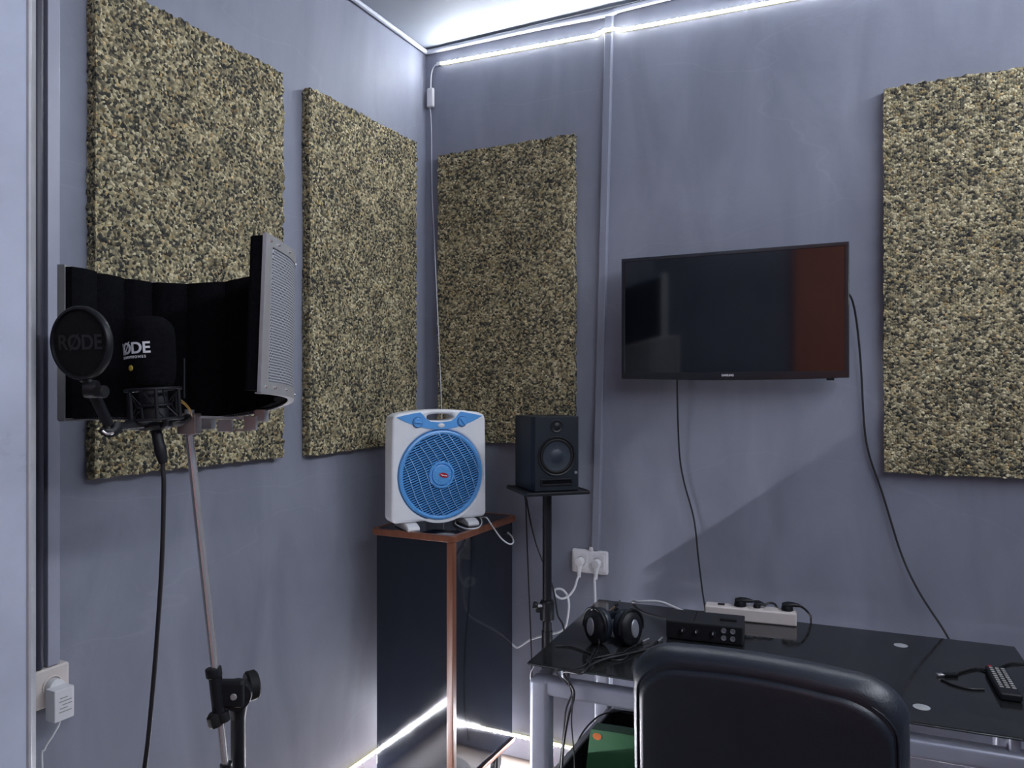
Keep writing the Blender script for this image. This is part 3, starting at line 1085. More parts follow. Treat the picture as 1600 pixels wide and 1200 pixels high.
MB().tube(cpts, 0.0026).build('cord', M_WHITECABLE, fan)
cpts = [onz(750, 809, CZ1 + 0.012), P(760, 809, 2.83), P(768, 820, 2.80), P(783, 841, 2.78), P(796, 850, 2.78), P(802, 847, 2.80), P(800, 839, 2.86), P(793, 832, 2.93)]
e_ = cpts[-1]
cpts += [Vector((0.43, -0.045, 0.89)), Vector((0.40, -0.04, 0.80))]
MB().tube(cpts, 0.0028).build('cord', M_WHITECABLE, fan)

# ------------------------------------------------------------------ studio speaker on its stand
SA = math.radians(44)
sd, sn = Vector((math.cos(SA), math.sin(SA), 0)), Vector((math.sin(SA), -math.cos(SA), 0))
SC = Vector((0.694, -0.274, 0))
PZ = 1.1375
st = thing('speaker_stand', 'black pole stand carrying the studio speaker, between cabinet and desk', 'stand', SC, SA)
MB().box(SC + UP * (PZ - 0.006), (0.236, 0.232, 0.012), 0.003, 2, Matrix.Rotation(SA, 3, 'Z')).build('top_plate', M_BLACKPLASTIC, st)
lip = MB()
for s in (-1, 1):
    lip.box(SC + UP * (PZ + 0.001) + sd * (s * 0.112), (0.006, 0.226, 0.002), 0.0006, 1, Matrix.Rotation(SA, 3, 'Z'))
lip.build('rubber_strip', M_RUBBER, st)
MB().cyl(SC + UP * 0.60, SC + UP * (PZ - 0.012), 0.0165, seg=32).build('upper_pole', M_BLACKPLASTIC, st)
MB().cyl(SC + UP * 0.03, SC + UP * 0.625, 0.0195, seg=32).build('lower_pole', M_BLACKPLASTIC, st)
col = MB()
CZc = onz(856, 945, 0.7)
cz = CAM.z - (950 - HZ) * 2.74 / F
col.lathe([(0.0195, -0.045), (0.026, -0.040), (0.026, 0.020), (0.022, 0.028), (0.0165, 0.028)], SC + UP * cz, UP, 32)
col.box(SC + UP * cz - RIGHT * 0.028, (0.026, 0.02, 0.03), 0.004, 2, Matrix.Rotation(YAW, 3, 'Z'))
col.build('collar', M_BLACKPLASTIC, st)
kn = MB()
k0 = SC + UP * (cz + 0.012) - RIGHT * 0.022 - FWD * 0.012
kn.cyl(k0, k0 - RIGHT * 0.02, 0.004)
kn.lathe([(0, 0), (0.011, 0), (0.013, 0.004), (0.013, 0.012), (0.010, 0.016), (0, 0.016)], k0 - RIGHT * 0.014, -RIGHT + UP * 0.2, 10)
kn.build('clamp_knob', M_BLACKPLASTIC, st)
MB().cyl(k0 + RIGHT * 0.006, k0 - RIGHT * 0.012, 0.0065, bev=0.001).build('knob_screw', M_CHROME, st)
MB().lathe([(0, 0.0), (0.140, 0), (0.142, 0.006), (0.138, 0.012), (0.05, 0.020), (0.034, 0.05), (0.021, 0.055), (0, 0.055)], SC, UP, 48).build('base', M_BLACKMATTE, st)

spk = thing('studio_speaker', 'black studio monitor speaker with round woofer standing on the pole stand', 'speaker', SC + UP * (PZ + 0.002), SA)
SW, SDp, SH = 0.178, 0.192, 0.258
SZ = PZ + 0.002
sb = MB()
# cabinet with chamfered front vertical edges
hw, fr = SW / 2, SDp / 2
plan = [(-hw, fr), (hw, fr), (hw, -fr + 0.018), (hw - 0.010, -fr), (-hw + 0.010, -fr), (-hw, -fr + 0.018)]
mxs = frame3(SC + UP * (SZ + SH / 2), sd, -sn, UP)
sb.shape2d([[(p[0], p[1]) for p in plan]], SH, mxs, bevel=0.002)
sb.build('cabinet', M_SPEAKER, spk)
SFm = lambda dn_: frame3(SC + sn * (SDp / 2 + dn_) + UP * SZ, sd, UP, sn)
wc = SFm(0) @ Vector((0.0, 0.121, 0))
MB().lathe([(0.069, 0), (0.069, 0.003), (0.067, 0.0045), (0.063, 0.003), (0.061, 0.0), (0.061, -0.001)], wc, sn, 56).build('woofer_ring', M_BLACKPLASTIC, spk)
MB().lathe([(0.062, 0.0008), (0.060, 0.004), (0.056, 0.0055), (0.052, 0.004), (0.0505, 0.0015)], wc, sn, 56).build('woofer_surround', M_RUBBER, spk)
MB().lathe([(0.0515, 0.0022), (0.044, 0.0012), (0.034, 0.0008), (0.024, 0.0007), (0.022, 0.002), (0.016, 0.0035), (0.008, 0.0045), (0, 0.0048)], wc, sn, 56).build('woofer_cone', M_CONE, spk)
twc = SFm(0) @ Vector((0.0, 0.225, 0))
MB().lathe([(0.023, 0), (0.023, 0.002), (0.021, 0.003), (0.016, 0.0008), (0.0145, 0.001), (0.012, 0.0045), (0.006, 0.0065), (0, 0.007)], twc, sn, 40).build('tweeter', M_BLACKPLASTIC, spk)
pt = MB().shape2d([rrect(0.118, 0.024, 0.003, 3, 0.0, 0.030), rrect(0.108, 0.013, 0.002, 3, 0.0, 0.031)], 0.004, SFm(0.001), bevel=0.0008).build('bass_port', M_BLACKPLASTIC, spk)
MB().shape2d([rrect(0.108, 0.013, 0.002, 3, 0.0, 0.031)], 0.001, SFm(0.0004)).build('port_opening', M_FOAMBLACK, spk, smooth=0)
lg = SFm(0.0008) @ Matrix.Translation((0.072, 0.062, 0))
MB().shape2d([rrect(0.010, 0.0095, 0.002)], 0.0008, lg).build('logo', M_SILVER, spk, smooth=0)

b0 = SC - sn * 0.10
cable('speaker_cable', [SC - sn * (SDp / 2 + 0.004) + UP * (SZ + 0.05) - sd * 0.03, SC - sn * 0.14 - sd * 0.05 + UP * (PZ - 0.02), P(821, 780, 2.86), P(823, 830, 2.86), P(826, 910, 2.86), P(829, 980, 2.85), P(831, 1040, 2.84), P(832, 1120, 2.84), P(832, 1180, 2.86)], 0.0028, M_BLACKCABLE,
      'thin black cable falling straight down left of the speaker stand')
cable('speaker_cable', [SC - sn * (SDp / 2 + 0.004) + UP * (SZ + 0.05) + sd * 0.0, SC - sn * 0.15 - sd * 0.03 + UP * (PZ - 0.02), P(823, 782, 2.90), P(829, 815, 2.88), P(838, 850, 2.86), P(850, 882, 2.83), P(862, 912, 2.82), P(868, 938, 2.80), P(872, 962, 2.78), P(881, 982, 2.76), P(884, 1040, 2.76)], 0.0032, M_BLACKCABLE,
      'black cable curving from the speaker behind the stand pole')

# ------------------------------------------------------------------ wall sockets, plugs, white cables
q0, q1 = onback(893, 877, 0.02), onback(949, 877, 0.02)
scx, scz, sw = (q0.x + q1.x) / 2, 0.826, q1.x - q0.x
sock = thing('double_socket', 'white double wall socket at the foot of the grey duct, above the desk corner', 'socket', (scx, 0, scz))
MB().box((scx, -0.011, scz), (sw, 0.022, 0.090), 0.008, 3).build('frame', M_WHITE, sock)
for s in (-1, 1):
    ins_ = MB().shape2d([rrect(0.058, 0.064, 0.005, 4), circle2(0.0205, 40)], 0.006, frame3((scx + s * 0.034, -0.0235, scz), (1, 0, 0), (0, 0, 1), (0, -1, 0)), bevel=0.001)
    ins_.build('socket_insert', M_WHITE, sock)
MB().cyl((scx + 0.008, -0.016, scz + 0.043), (scx + 0.008, -0.016, scz + 0.058), 0.010, bev=0.002).build('duct_grommet', M_WHITE, sock)


def plug(label, s, pts, r, ax=0.0):
    px_ = scx + s * 0.034
    t = thing('power_plug', label, 'plug', (px_, -0.03, scz), 0, 'white plugs in the double socket')
    p = MB()
    p.cyl((px_, -0.020, scz), (px_, -0.050, scz), 0.0185, 0.0165, seg=28, bev=0.003)
    p.loft([[(px_ + w_ * math.cos(2 * PI * k / 16), -0.040 + d_ * math.sin(2 * PI * k / 16), z_) for k in range(16)] for w_, d_, z_ in ((0.015, 0.010, scz - 0.004), (0.012, 0.010, scz - 0.022), (0.0085, 0.0085, scz - 0.034), (0.0065, 0.0065, scz - 0.058))])
    p.build('plug_body', M_WHITE, t)
    MB().tube([(px_, -0.040, scz - 0.050)] + pts, r).build('cord', M_WHITECABLE, t)
    return t


plug('white plug in the left half of the double socket, its cable making a loop', -1,
     [onback(902, 905, 0.05), onback(897, 920, 0.06), onback(887, 932, 0.07), onback(876, 935, 0.075), onback(867, 928, 0.075), onback(868, 921, 0.07), onback(878, 921, 0.065), onback(886, 930, 0.06), onback(889, 945, 0.06), onback(887, 965, 0.06), onback(883, 980, 0.055), onback(872, 988, 0.05), onback(850, 993, 0.045), onback(828, 1000, 0.04), onback(812, 1010, 0.035), onback(806, 1011, 0.033), onback(796, 1003, 0.03), onback(788, 997, 0.028), onback(770, 1000, 0.028)], 0.0042)
plug('white plug in the right half of the double socket, its cable going straight down', 1,
     [onback(929, 905, 0.045), onback(930, 935, 0.045), onback(931, 1000, 0.045), onback(936, 1060, 0.045), onback(940, 1100, 0.06), onback(946, 1125, 0.07)], 0.0048)
cable('power_cable', [onback(931, 1180, 0.06), onback(931, 1110, 0.06), onback(934, 1060, 0.075), onback(960, 1000, 0.10), P(985, 945, 2.74), P(1000, 940, 2.68), P(1030, 940, 2.64), P(1052, 948, 2.60), P(1085, 962, 2.53), P(1104, 966, 2.50)], 0.004, M_WHITECABLE,
      'white cable rising over the back edge of the desk to the power strip')

# left single socket
LZ = 0.797
s1 = thing('wall_socket', 'ivory single wall socket low on the left wall beside the door', 'socket', (0, -1.662, LZ))
MB().box((0.018, -1.662, LZ), (0.036, 0.086, 0.092), 0.006, 3).build('frame', M_IVORY, s1)
MB().lathe([(0.024, 0), (0.024, 0.003), (0.0215, 0.004), (0.0205, -0.004), (0, -0.004)], (0.036, -1.662, LZ + 0.002), (1, 0, 0), 36).build('socket_insert', M_IVORY, s1)
ad = thing('power_adapter', 'white power adapter plugged into the ivory socket on the left wall', 'adapter', (0.06, -1.662, LZ - 0.02))
MB().box((0.071, -1.666, LZ - 0.030), (0.036, 0.048, 0.074), 0.004, 2).build('adapter_body', M_WHITE, ad)
MB().cyl((0.037, -1.662, LZ + 0.002), (0.056, -1.662, LZ + 0.002), 0.0185, seg=28).build('plug_collar', M_WHITE, ad)
tm = MB()
for k in range(5):
    tm.box((0.0892, -1.664 + 0.004 * ((k * 7) % 3 - 1), LZ - 0.014 - k * 0.008), (0.0005, 0.018 + 0.006 * ((k * 5) % 3), 0.0022))
tm.build('rating_print', M_BUTTON, ad, smooth=0)
cable('cord', [(0.071, -1.666, LZ - 0.062), onleft(92, 1132, 0.068), onleft(82, 1150, 0.06), onleft(70, 1170, 0.05), onleft(66, 1200, 0.045), (0.03, -1.66, 0.30), (0.03, -1.66, 0.12)], 0.0023, M_WHITECABLE, parent=ad)

# ------------------------------------------------------------------ microphone stand
MSX = P(372, 1100, 1.62)
mbase = Vector((MSX.x, MSX.y, 0))
ms = thing('microphone_stand', 'boom microphone stand with chrome tube holding the curved shield', 'microphone stand', mbase)
bt, bb = P(294.6, 668, 1.60), P(355, 1215, 1.58)
bd = (bb - bt).normalized()
MB().cyl(bt, P(341.5, 1100, 1.583), 0.0086, seg=24).build('boom_tube', M_CHROME, ms)
MB().cyl(P(342.5, 1110, 1.583), P(358, 1250, 1.578), 0.0075, seg=20).build('boom_lower_tube', M_CHROME, ms)
MB().cyl(P(353, 1192, 1.58), P(355, 1212, 1.58), 0.0125, seg=20, bev=0.002).build('boom_end_cap', M_BLACKPLASTIC, ms)
cl = MB()
cl.cyl(P(335, 1045, 1.583), P(343, 1118, 1.583), 0.0135, seg=24, bev=0.002)
cl.cyl(P(333, 1043, 1.583), P(335, 1058, 1.583), 0.0165, seg=24, bev=0.003)
cl.box(P(362, 1083, 1.592), (0.058, 0.026, 0.056), 0.008, 3, Matrix.Rotation(YAW, 3, 'Z'))
cl.lathe([(0, -0.014), (0.030, -0.014), (0.031, -0.010), (0.031, 0.010), (0.029, 0.014), (0, 0.014)], P(370, 1085, 1.600), FWD - RIGHT * 0.2, 32)
cl.lathe([(0.020, 0), (0.0175, -0.02), (0.0135, -0.045), (0.0145, -0.062), (0, -0.062)], P(372, 1095, 1.62), UP, 24)
cl.build('tilt_clamp', M_BLACKPLASTIC, ms)
MB().lathe([(0, 0), (0.027, 0), (0.031, 0.004), (0.031, 0.020), (0.027, 0.024), (0, 0.024)], P(382, 1076, 1.625) + FWD * 0.01, RIGHT * 0.85 + FWD * 0.6 + UP * 0.05, 36).build('clamp_knob', M_RUBBER, ms)
MB().lathe([(0, 0), (0.007, 0), (0.006, 0.003), (0, 0.0035)], P(365, 1089, 1.577), -FWD, 20).build('clamp_screw', M_STEEL, ms)
kk = MB()
p_ = P(336, 1122, 1.578)
kk.lathe([(0, -0.016), (0.014, -0.016), (0.0165, -0.010), (0.0165, 0.006), (0.011, 0.012), (0, 0.012)], p_, UP * 0.9 - RIGHT * 0.2, 12, sx=1.25, sy=0.9)
kk.cyl(P(346, 1112, 1.583), P(349, 1128, 1.583), 0.0145, seg=20, bev=0.003)
kk.build('boom_lock_knob', M_RUBBER, ms)
sz = P(372, 1130, 1.62).z
MB().cyl(mbase + UP * (sz - 0.36), mbase + UP * (sz + 0.012), 0.0150, seg=24, bev=0.002).build('grip_tube', M_BLACKPLASTIC, ms)
MB().cyl(mbase + UP * 0.10, mbase + UP * (sz - 0.34), 0.011, seg=24).build('stand_tube', M_CHROME, ms)
MB().lathe([(0.014, 0.36), (0.022, 0.36), (0.026, 0.33), (0.026, 0.27), (0.02, 0.25), (0.014, 0.25)], mbase - UP * 0.10, UP, 24).build('leg_hub', M_BLACKPLASTIC, ms)
for k in range(3):
    an = 0.6 + k * 2 * PI / 3
    dv = Vector((math.cos(an), math.sin(an), 0))
    lg_ = MB().cyl(mbase + UP * 0.19 + dv * 0.02, mbase + UP * 0.014 + dv * 0.28, 0.009, seg=16).build('leg', M_BLACKPLASTIC, ms)
    MB().cyl(mbase + UP * 0.024 + dv * 0.268, mbase + UP * 0.0 + dv * 0.294, 0.0125, seg=16, bev=0.003).build('rubber_foot', M_RUBBER, lg_)
MB().box(P(296, 662, 1.600), (0.040, 0.034, 0.044), 0.004, 2, Matrix.Rotation(YAW, 3, 'Z')).build('tube_socket', M_COPPER, ms)
MB().cyl(P(296, 640, 1.600), P(295, 655, 1.600), 0.010, seg=20).build('threaded_stud', M_STEEL, ms)

# ------------------------------------------------------------------ curved microphone shield
# plan of the outer face, in camera-right / depth metres, with the height of the lower rim
CTRL = [(-0.880, 1.480, 1.437), (-0.872, 1.560, 1.436), (-0.842, 1.628, 1.433), (-0.790, 1.672, 1.430), (-0.715, 1.692, 1.429), (-0.630, 1.700, 1.435),
        (-0.550, 1.692, 1.448), (-0.490, 1.664, 1.465), (-0.464, 1.615, 1.477), (-0.459, 1.555, 1.484), (-0.466, 1.490, 1.489), (-0.474, 1.434, 1.4916)]
SHH = 0.300
cpath = smooth_path([Vector(c) for c in CTRL], 6)


def shp(i, inset, dz):
    n = len(cpath)
    c = cpath[i]
    t = cpath[min(i + 1, n - 1)] - cpath[max(i - 1, 0)]
    t.z = 0
    t.normalize()
    nn = Vector((t.y, -t.x, 0))       # to the inside of the curve
    q = c + nn * inset
    s = i / (n - 1)
    lean = 0.010 * max(0, (s - 0.6) / 0.4)
    zz = c.z + dz
    rr = dz / SHH
    return CAM + RIGHT * (q.x + lean * rr * 0.8) + FWD * (q.y + lean * rr) + UP * (zz - CAM.z)


shield = thing('microphone_shield', 'curved microphone shield of black foam with perforated steel back on the boom stand', 'microphone shield', P(295, 655, 1.66))
N_ = len(cpath)


def shell(name, m, i0, i1, in0, in1, z0_, z1_, uv=False, zin=0.0):
    mb = MB()
    rings = []
    for i in range(i0, i1 + 1):
        rings.append([shp(i, in0, z0_), shp(i, in1, z0_ + zin), shp(i, in1, z1_ - zin), shp(i, in0, z1_)])
    mb.loft(rings)
    return mb.build(name, m, shield, smooth=40)


outer = shell('steel_back', M_PERF, 0, N_ - 1, 0.0, 0.0035, 0.0, SHH)
# metre-scaled UVs along the curve for the round perforations
me = outer.data
uvl = me.uv_layers.new(name='UVMap')
inv = full_matrix(shield)
acc = [0.0]
for i in range(1, N_):
    acc.append(acc[-1] + ((cpath[i] - cpath[i - 1]).to_2d()).length)
pl = [shp(i, 0.0, 0.15) for i in range(N_)]
for lp in me.loops:
    wp = inv @ me.vertices[lp.vertex_index].co
    k = min(range(N_), key=lambda j: (pl[j].to_2d() - wp.to_2d()).length)
    uvl.data[lp.index].uv = (acc[k], wp.z - (CAM.z + cpath[k].z - CAM.z))
# foam in vertical blocks with grooves between
nb = 11
for k in range(nb):
    i0 = round(k * (N_ - 1) / nb)
    i1 = round((k + 1) * (N_ - 1) / nb)
    mb = MB()
    rings = []
    m_ = 5
    for j in range(m_ + 1):
        f = i0 + (i1 - i0) * j / m_
        a_ = int(min(math.floor(f), N_ - 2))
        fr_ = f - a_
        e = 1.0 - 0.35 * (abs(2 * j / m_ - 1) ** 4)
        L = lambda ins, dz: shp(a_, ins, dz).lerp(shp(a_ + 1, ins, dz), fr_)
        rings.append([L(0.0040, 0.003), L(0.0040 + 0.034 * e, 0.003), L(0.0040 + 0.034 * e, SHH - 0.003), L(0.0040, SHH - 0.003)])
    mb.loft(rings)
    mb.build('foam_block', M_FOAMBLACK, shield, smooth=40)
# steel frame: rims and end strips, with screws
for z0_, z1_ in ((-0.001, 0.020), (SHH - 0.020, SHH + 0.001)):
    shell('rim', M_STEEL, 0, N_ - 1, -0.0018, 0.0002, z0_, z1_)
shell('end_strip', M_STEEL, 0, 2, -0.0022, 0.010, -0.001, SHH + 0.001)
shell('end_strip', M_STEEL, N_ - 4, N_ - 1, -0.0022, 0.0002, -0.001, SHH + 0.001)
for e, s, w_ in ((0, 1, 0.013), (N_ - 1, -1, 0.005)):
    es = MB()
    a_, b_2 = shp(e, -0.002, -0.001), shp(e, w_, -0.001)
    a2, b2 = shp(e, -0.002, SHH + 0.001), shp(e, w_, SHH + 0.001)
    t = (shp(e, 0, 0) - shp(e + s, 0, 0)).normalized() * 0.003
    es.loft([[a_, b_2, b2, a2], [a_ + t, b_2 + t, b2 + t, a2 + t]])
    es.build('end_cap', M_STEEL, shield, smooth=30)
shell('bottom_lip', M_STEEL, 0, N_ - 1, -0.0018, 0.011, -0.0035, -0.001)
for dz in (0.010, SHH - 0.010):
    for i in (4, 18, 32, 46, 55, 60, 64):
        i = min(i, N_ - 1)
        p0, p1 = shp(i, -0.0015, dz), shp(i, -0.0055, dz)
        MB().cyl(p0, p1, 0.0035, 0.0022, seg=12).build('screw', M_CHROME, shield)
br = MB()
for i in (27, 36):
    c0 = shp(i, 0.012, -0.010)
    br.box(c0, (0.024, 0.03, 0.028), 0.002, 2, Matrix.Rotation(YAW, 3, 'Z'))
br.loft([[P(283, 649, 1.59), P(400, 652, 1.655), P(400, 652, 1.675), P(283, 649, 1.61)], [P(283, 653, 1.59), P(400, 656, 1.655), P(400, 656, 1.675), P(283, 653, 1.61)]])
br.build('mounting_bracket', M_STEEL, shield, smooth=30)
br2 = MB()
br2.box(P(352, 665, 1.628), (0.030, 0.012, 0.026), 0.002, 2, Matrix.Rotation(YAW, 3, 'Z'))
br2.box(P(392, 661, 1.640), (0.026, 0.012, 0.030), 0.002, 2, Matrix.Rotation(YAW, 3, 'Z'))
br2.box(P(372, 672, 1.634), (0.060, 0.003, 0.004), 0.0, 1, Matrix.Rotation(YAW, 3, 'Z'))
br2.build('bracket_clip', M_STEEL, shield, smooth=30)

# ------------------------------------------------------------------ microphone in its shock mount, pop filter
mc = P(233, 600, 1.42)
mic = thing('microphone', 'studio microphone under a black foam windscreen with white lettering', 'microphone', P(245, 668, 1.42))
mic_up = (UP - RIGHT * 0.03).normalized()
mb0 = P(236, 640, 1.42)
mtop = P(231, 492, 1.42)
w0 = P(239, 606, 1.42)
ax = (mtop - w0).normalized()
wm = MB()
prof = []
for r, h in ((0.030, 0.0), (0.036, 0.004), (0.0405, 0.014), (0.0435, 0.04), (0.0445, 0.08), (0.0440, 0.106), (0.0425, 0.114), (0.030, 0.130), (0.018, 0.133), (0, 0.134)):
    prof.append((r, h))
wm.lathe([(0, 0)] + prof, w0, ax, 40)
wind = wm.build('windscreen', M_FOAMBLACK, mic, sub=1)
# printed lettering, turned a little away from the camera to the left
az = math.radians(-23)
fdir = (-FWD * math.cos(az) + RIGHT * math.sin(az)).normalized()
xdir = fdir.cross(ax).normalized() * -1
fdir = xdir.cross(ax).normalized()
tc_ = w0 + ax * 0.072
RW = 0.0447
tmx = frame3(tc_, xdir, ax, fdir)
rode_text(MB(), 0.0285, tmx, 0.0006, 0.0006, RW).build('lettering', M_PRINTW, wind, smooth=0)
MB().text('MICROPHONES', 0.0066, frame3(w0 + ax * 0.0565, xdir, ax, fdir), depth=0.0006, bend=RW, spacing=1.4, bold=0.0001).build('lettering', M_PRINTW, wind, smooth=0)
az2 = math.radians(-26)
yd = (-FWD * math.cos(az2) + RIGHT * math.sin(az2)).normalized()
MB().lathe([(0.0052, 0), (0.0052, 0.001), (0.004, 0.0018), (0, 0.002)], w0 + ax * 0.036 + yd * 0.0432, yd, 24).build('badge_dot', M_YELLOW, wind)
bm2 = MB()
bm2.lathe([(0, -0.062), (0.019, -0.062), (0.0235, -0.058), (0.0245, -0.050), (0.0245, 0.006), (0, 0.006)], w0, ax, 36)
bm2.build('microphone_body', M_BLACKMATTE, mic)

sm = thing('shock_mount', 'black shock mount cradle with elastic cords around the microphone body', 'shock mount', P(245, 655, 1.42))
mmid = w0 - ax * 0.029
xq, yq = RIGHT, FWD


def ringpts(c, r, n=36):
    x = ax.cross(FWD).normalized()
    y = ax.cross(x)
    return [c + x * (r * math.cos(2 * PI * k / n)) + y * (r * math.sin(2 * PI * k / n)) for k in range(n)]


for nm, c, r, tr in (('upper_ring', mmid + ax * 0.026, 0.047, 0.0032), ('lower_ring', mmid - ax * 0.030, 0.047, 0.0032), ('inner_ring', mmid - ax * 0.004, 0.0285, 0.0035)):
    MB().tube(ringpts(c, r), tr, seg=10, closed=True).build(nm, M_BLACKPLASTIC, sm)
for k in range(6):
    c0 = ringpts(mmid + ax * 0.026, 0.047, 6)[k]
    MB().cyl(c0, c0 - ax * 0.056, 0.0035, seg=10).build('strut', M_BLACKPLASTIC, sm)
for k in range(8):
    a_ = ringpts(mmid + ax * 0.026, 0.046, 16)[2 * k]
    b2_ = ringpts(mmid - ax * 0.004, 0.0285, 16)[(2 * k + 1) % 16]
    c_ = ringpts(mmid - ax * 0.030, 0.046, 16)[(2 * k + 2) % 16]
    MB().tube([a_, b2_, c_], 0.0014, seg=6, smooth=False).build('elastic_cord', M_BLACKCABLE, sm)
for k in range(2):
    MB().tube([P(270, 622 + k * 3, 1.46), P(284, 626 + k * 3, 1.48), P(296, 638 + k * 3, 1.50), P(300, 650 + k, 1.52)], 0.0013, seg=6).build('elastic_cord', M_ELASTIC, sm)['label'] = 'ochre elastic cord'
MB().lathe([(0, -0.078), (0.026, -0.078), (0.030, -0.073), (0.030, -0.068), (0.024, -0.064), (0.0, -0.063)], w0, ax, 32).build('base_nut', M_BLACKPLASTIC, sm)
for an in (0.3, 2.4, 4.4):
    x = ax.cross(FWD).normalized()
    y = ax.cross(x)
    dv = x * math.cos(an) + y * math.sin(an)
    MB().tube([w0 - ax * 0.072 + dv * 0.026, w0 - ax * 0.070 + dv * 0.042, w0 - ax * 0.058 + dv * 0.047], 0.005, seg=8).build('cradle_arm', M_BLACKPLASTIC, sm)
arm = MB()
arm.tube([P(262, 658, 1.43), P(280, 660, 1.50), P(294, 652, 1.585)], 0.008, seg=10)
arm.tube([P(238, 662, 1.41), P(205, 664, 1.37), P(178, 668, 1.33)], 0.0075, seg=10)
arm.build('mounting_arm', M_BLACKPLASTIC, sm)
MB().box(P(268, 652, 1.44), (0.03, 0.022, 0.018), 0.004, 2, Matrix.Rotation(YAW, 3, 'Z')).build('thumb_lock', M_BLACKPLASTIC, sm)
MB().cyl(P(288, 622, 1.53), P(288, 560, 1.54), 0.0025, seg=10).build('rear_pin', M_BLACKPLASTIC, sm)

# pop filter
pc = P(127, 536, 1.25)
pop = thing('pop_filter', 'round black pop filter on a short arm in front of the microphone', 'pop filter', P(165, 672, 1.32))
view = (CAM - pc).normalized()
pn = (view * 0.80 + RIGHT * -0.60).normalized()
pr_ = 0.0595
MB().lathe([(pr_ - 0.004, -0.007), (pr_, -0.006), (pr_ + 0.0015, -0.002), (pr_ + 0.0015, 0.003), (pr_ - 0.0005, 0.006), (pr_ - 0.004, 0.006), (pr_ - 0.005, 0.003), (pr_ - 0.005, -0.005), (pr_ - 0.004, -0.007)], pc, pn, 72).build('hoop', M_BLACKPLASTIC, pop)
MB().lathe([(0, 0.003), (pr_ - 0.02, 0.0025), (pr_ - 0.004, 0.001), (pr_ - 0.004, -0.001), (0, 0.0005)], pc, pn, 72).build('mesh_disc', mat('black_mesh_fabric', (0.010, 0.010, 0.011), 0.8, spec=0.15, var=0.2, vscale=200, bump=0.5, bscale=900), pop)
px_ = (UP.cross(pn)).normalized()
rode_text(MB(), 0.034, frame3(pc + pn * 0.0033, px_, pn.cross(px_), pn), 0.0003, 0.0008).build('lettering', M_PRINTDIM, pop, smooth=0)
pa = MB()
pb = pc - UP * 0.058
pa.tube([pb, P(140, 598, 1.26), P(144, 612, 1.27)], 0.006, seg=10)
pa.cyl(P(141, 604, 1.27), P(170, 664, 1.31), 0.0095, 0.0085, seg=16, bev=0.002)
pa.build('arm', M_BLACKPLASTIC, pop)
MB().lathe([(0, -0.010), (0.014, -0.010), (0.015, -0.006), (0.015, 0.006), (0.014, 0.010), (0, 0.010)], P(143, 608, 1.265), RIGHT + FWD * 0.2, 24).build('swivel_joint', M_BLACKPLASTIC, pop)
MB().lathe([(0, 0), (0.010, 0), (0.0105, 0.003), (0.0105, 0.014), (0.009, 0.016), (0, 0.016)], P(152, 612, 1.26), RIGHT - FWD * 0.2, 20).build('swivel_knob', M_RUBBER, pop)
ck = MB()
ck.tube([P(158, 668, 1.31), P(170, 676, 1.315), P(182, 672, 1.325), P(186, 660, 1.33)], 0.0085, seg=10, flat=0.6)
ck.build('clip', M_BLACKPLASTIC, pop)
MB().tube([P(160, 673, 1.302), P(168, 678, 1.305), P(178, 676, 1.31)], 0.0022, seg=8).build('clip_spring', M_CHROME, pop)

# microphone cable with its plug
mcb = thing('microphone_cable', 'thick black cable with round plug hanging from the microphone to the floor', 'cable', P(250, 690, 1.42))
MB().lathe([(0, 0), (0.0095, 0), (0.0098, -0.030), (0.0110, -0.033), (0.0105, -0.045), (0.0075, -0.064), (0, -0.064)], w0 - ax * 0.0785, w0 - ax * 0.0785 - P(253, 714, 1.42), 28).build('cable_plug', M_BLACKPLASTIC, mcb)
ps0 = w0 - ax * 0.0785
pe = ps0 + (P(253, 714, 1.42) - ps0).normalized() * 0.058
MB().tube([pe, P(254.5, 735, 1.42), P(256, 760, 1.42), P(254, 850, 1.42), P(250, 930, 1.42), P(242, 1040, 1.42), P(232, 1150, 1.42), P(224, 1220, 1.42), P(219, 1320, 1.42), CAM + RIGHT * (-0.70) + FWD * 1.42 - UP * 1.35, CAM + RIGHT * (-0.66) + FWD * 1.46 - UP * 1.492, CAM + RIGHT * (-0.52) + FWD * 1.50 - UP * 1.494], 0.0042, seg=12).build('cable_sheath', M_BLACKCABLE, mcb)

# ------------------------------------------------------------------ desk
DZ = 0.73
DA = math.radians(3.2)
ddx, ddy = Vector((math.cos(DA), math.sin(DA), 0)), Vector((-math.sin(DA), math.cos(DA), 0))
DO = onz(935.5, 936, DZ)                # back left corner of the glass
DW = (onz(1586, 1011, DZ) - DO).length
DD = 0.692
desk = thing('desk', 'black glass desk on a silver tube frame against the back wall', 'desk', DO - UP * DZ, DA)
dpt = lambda u, v, z: DO + ddx * u - ddy * v + UP * (z - DZ)      # u to the right, v towards the viewer
gl = MB()
gl.box(dpt(DW / 2, DD / 2, DZ - 0.004), (DW, DD, 0.008), 0.0024, 2, Matrix.Rotation(DA, 3, 'Z'))
gl.build('glass_top', M_GLASS, desk)
ge = MB()
mxg = frame3(dpt(DW / 2, DD / 2, DZ - 0.004), ddx, ddy, UP)
ge.shape2d([rrect(DW + 0.002, DD + 0.002, 0.003, 2), rrect(DW - 0.001, DD - 0.001, 0.003, 2)], 0.0030, mxg)
ge.build('glass_edge', M_GLASSEDGE, desk, smooth=0)
RT = 0.048
GAP = 0.036
rz = DZ - 0.008 - GAP - RT / 2
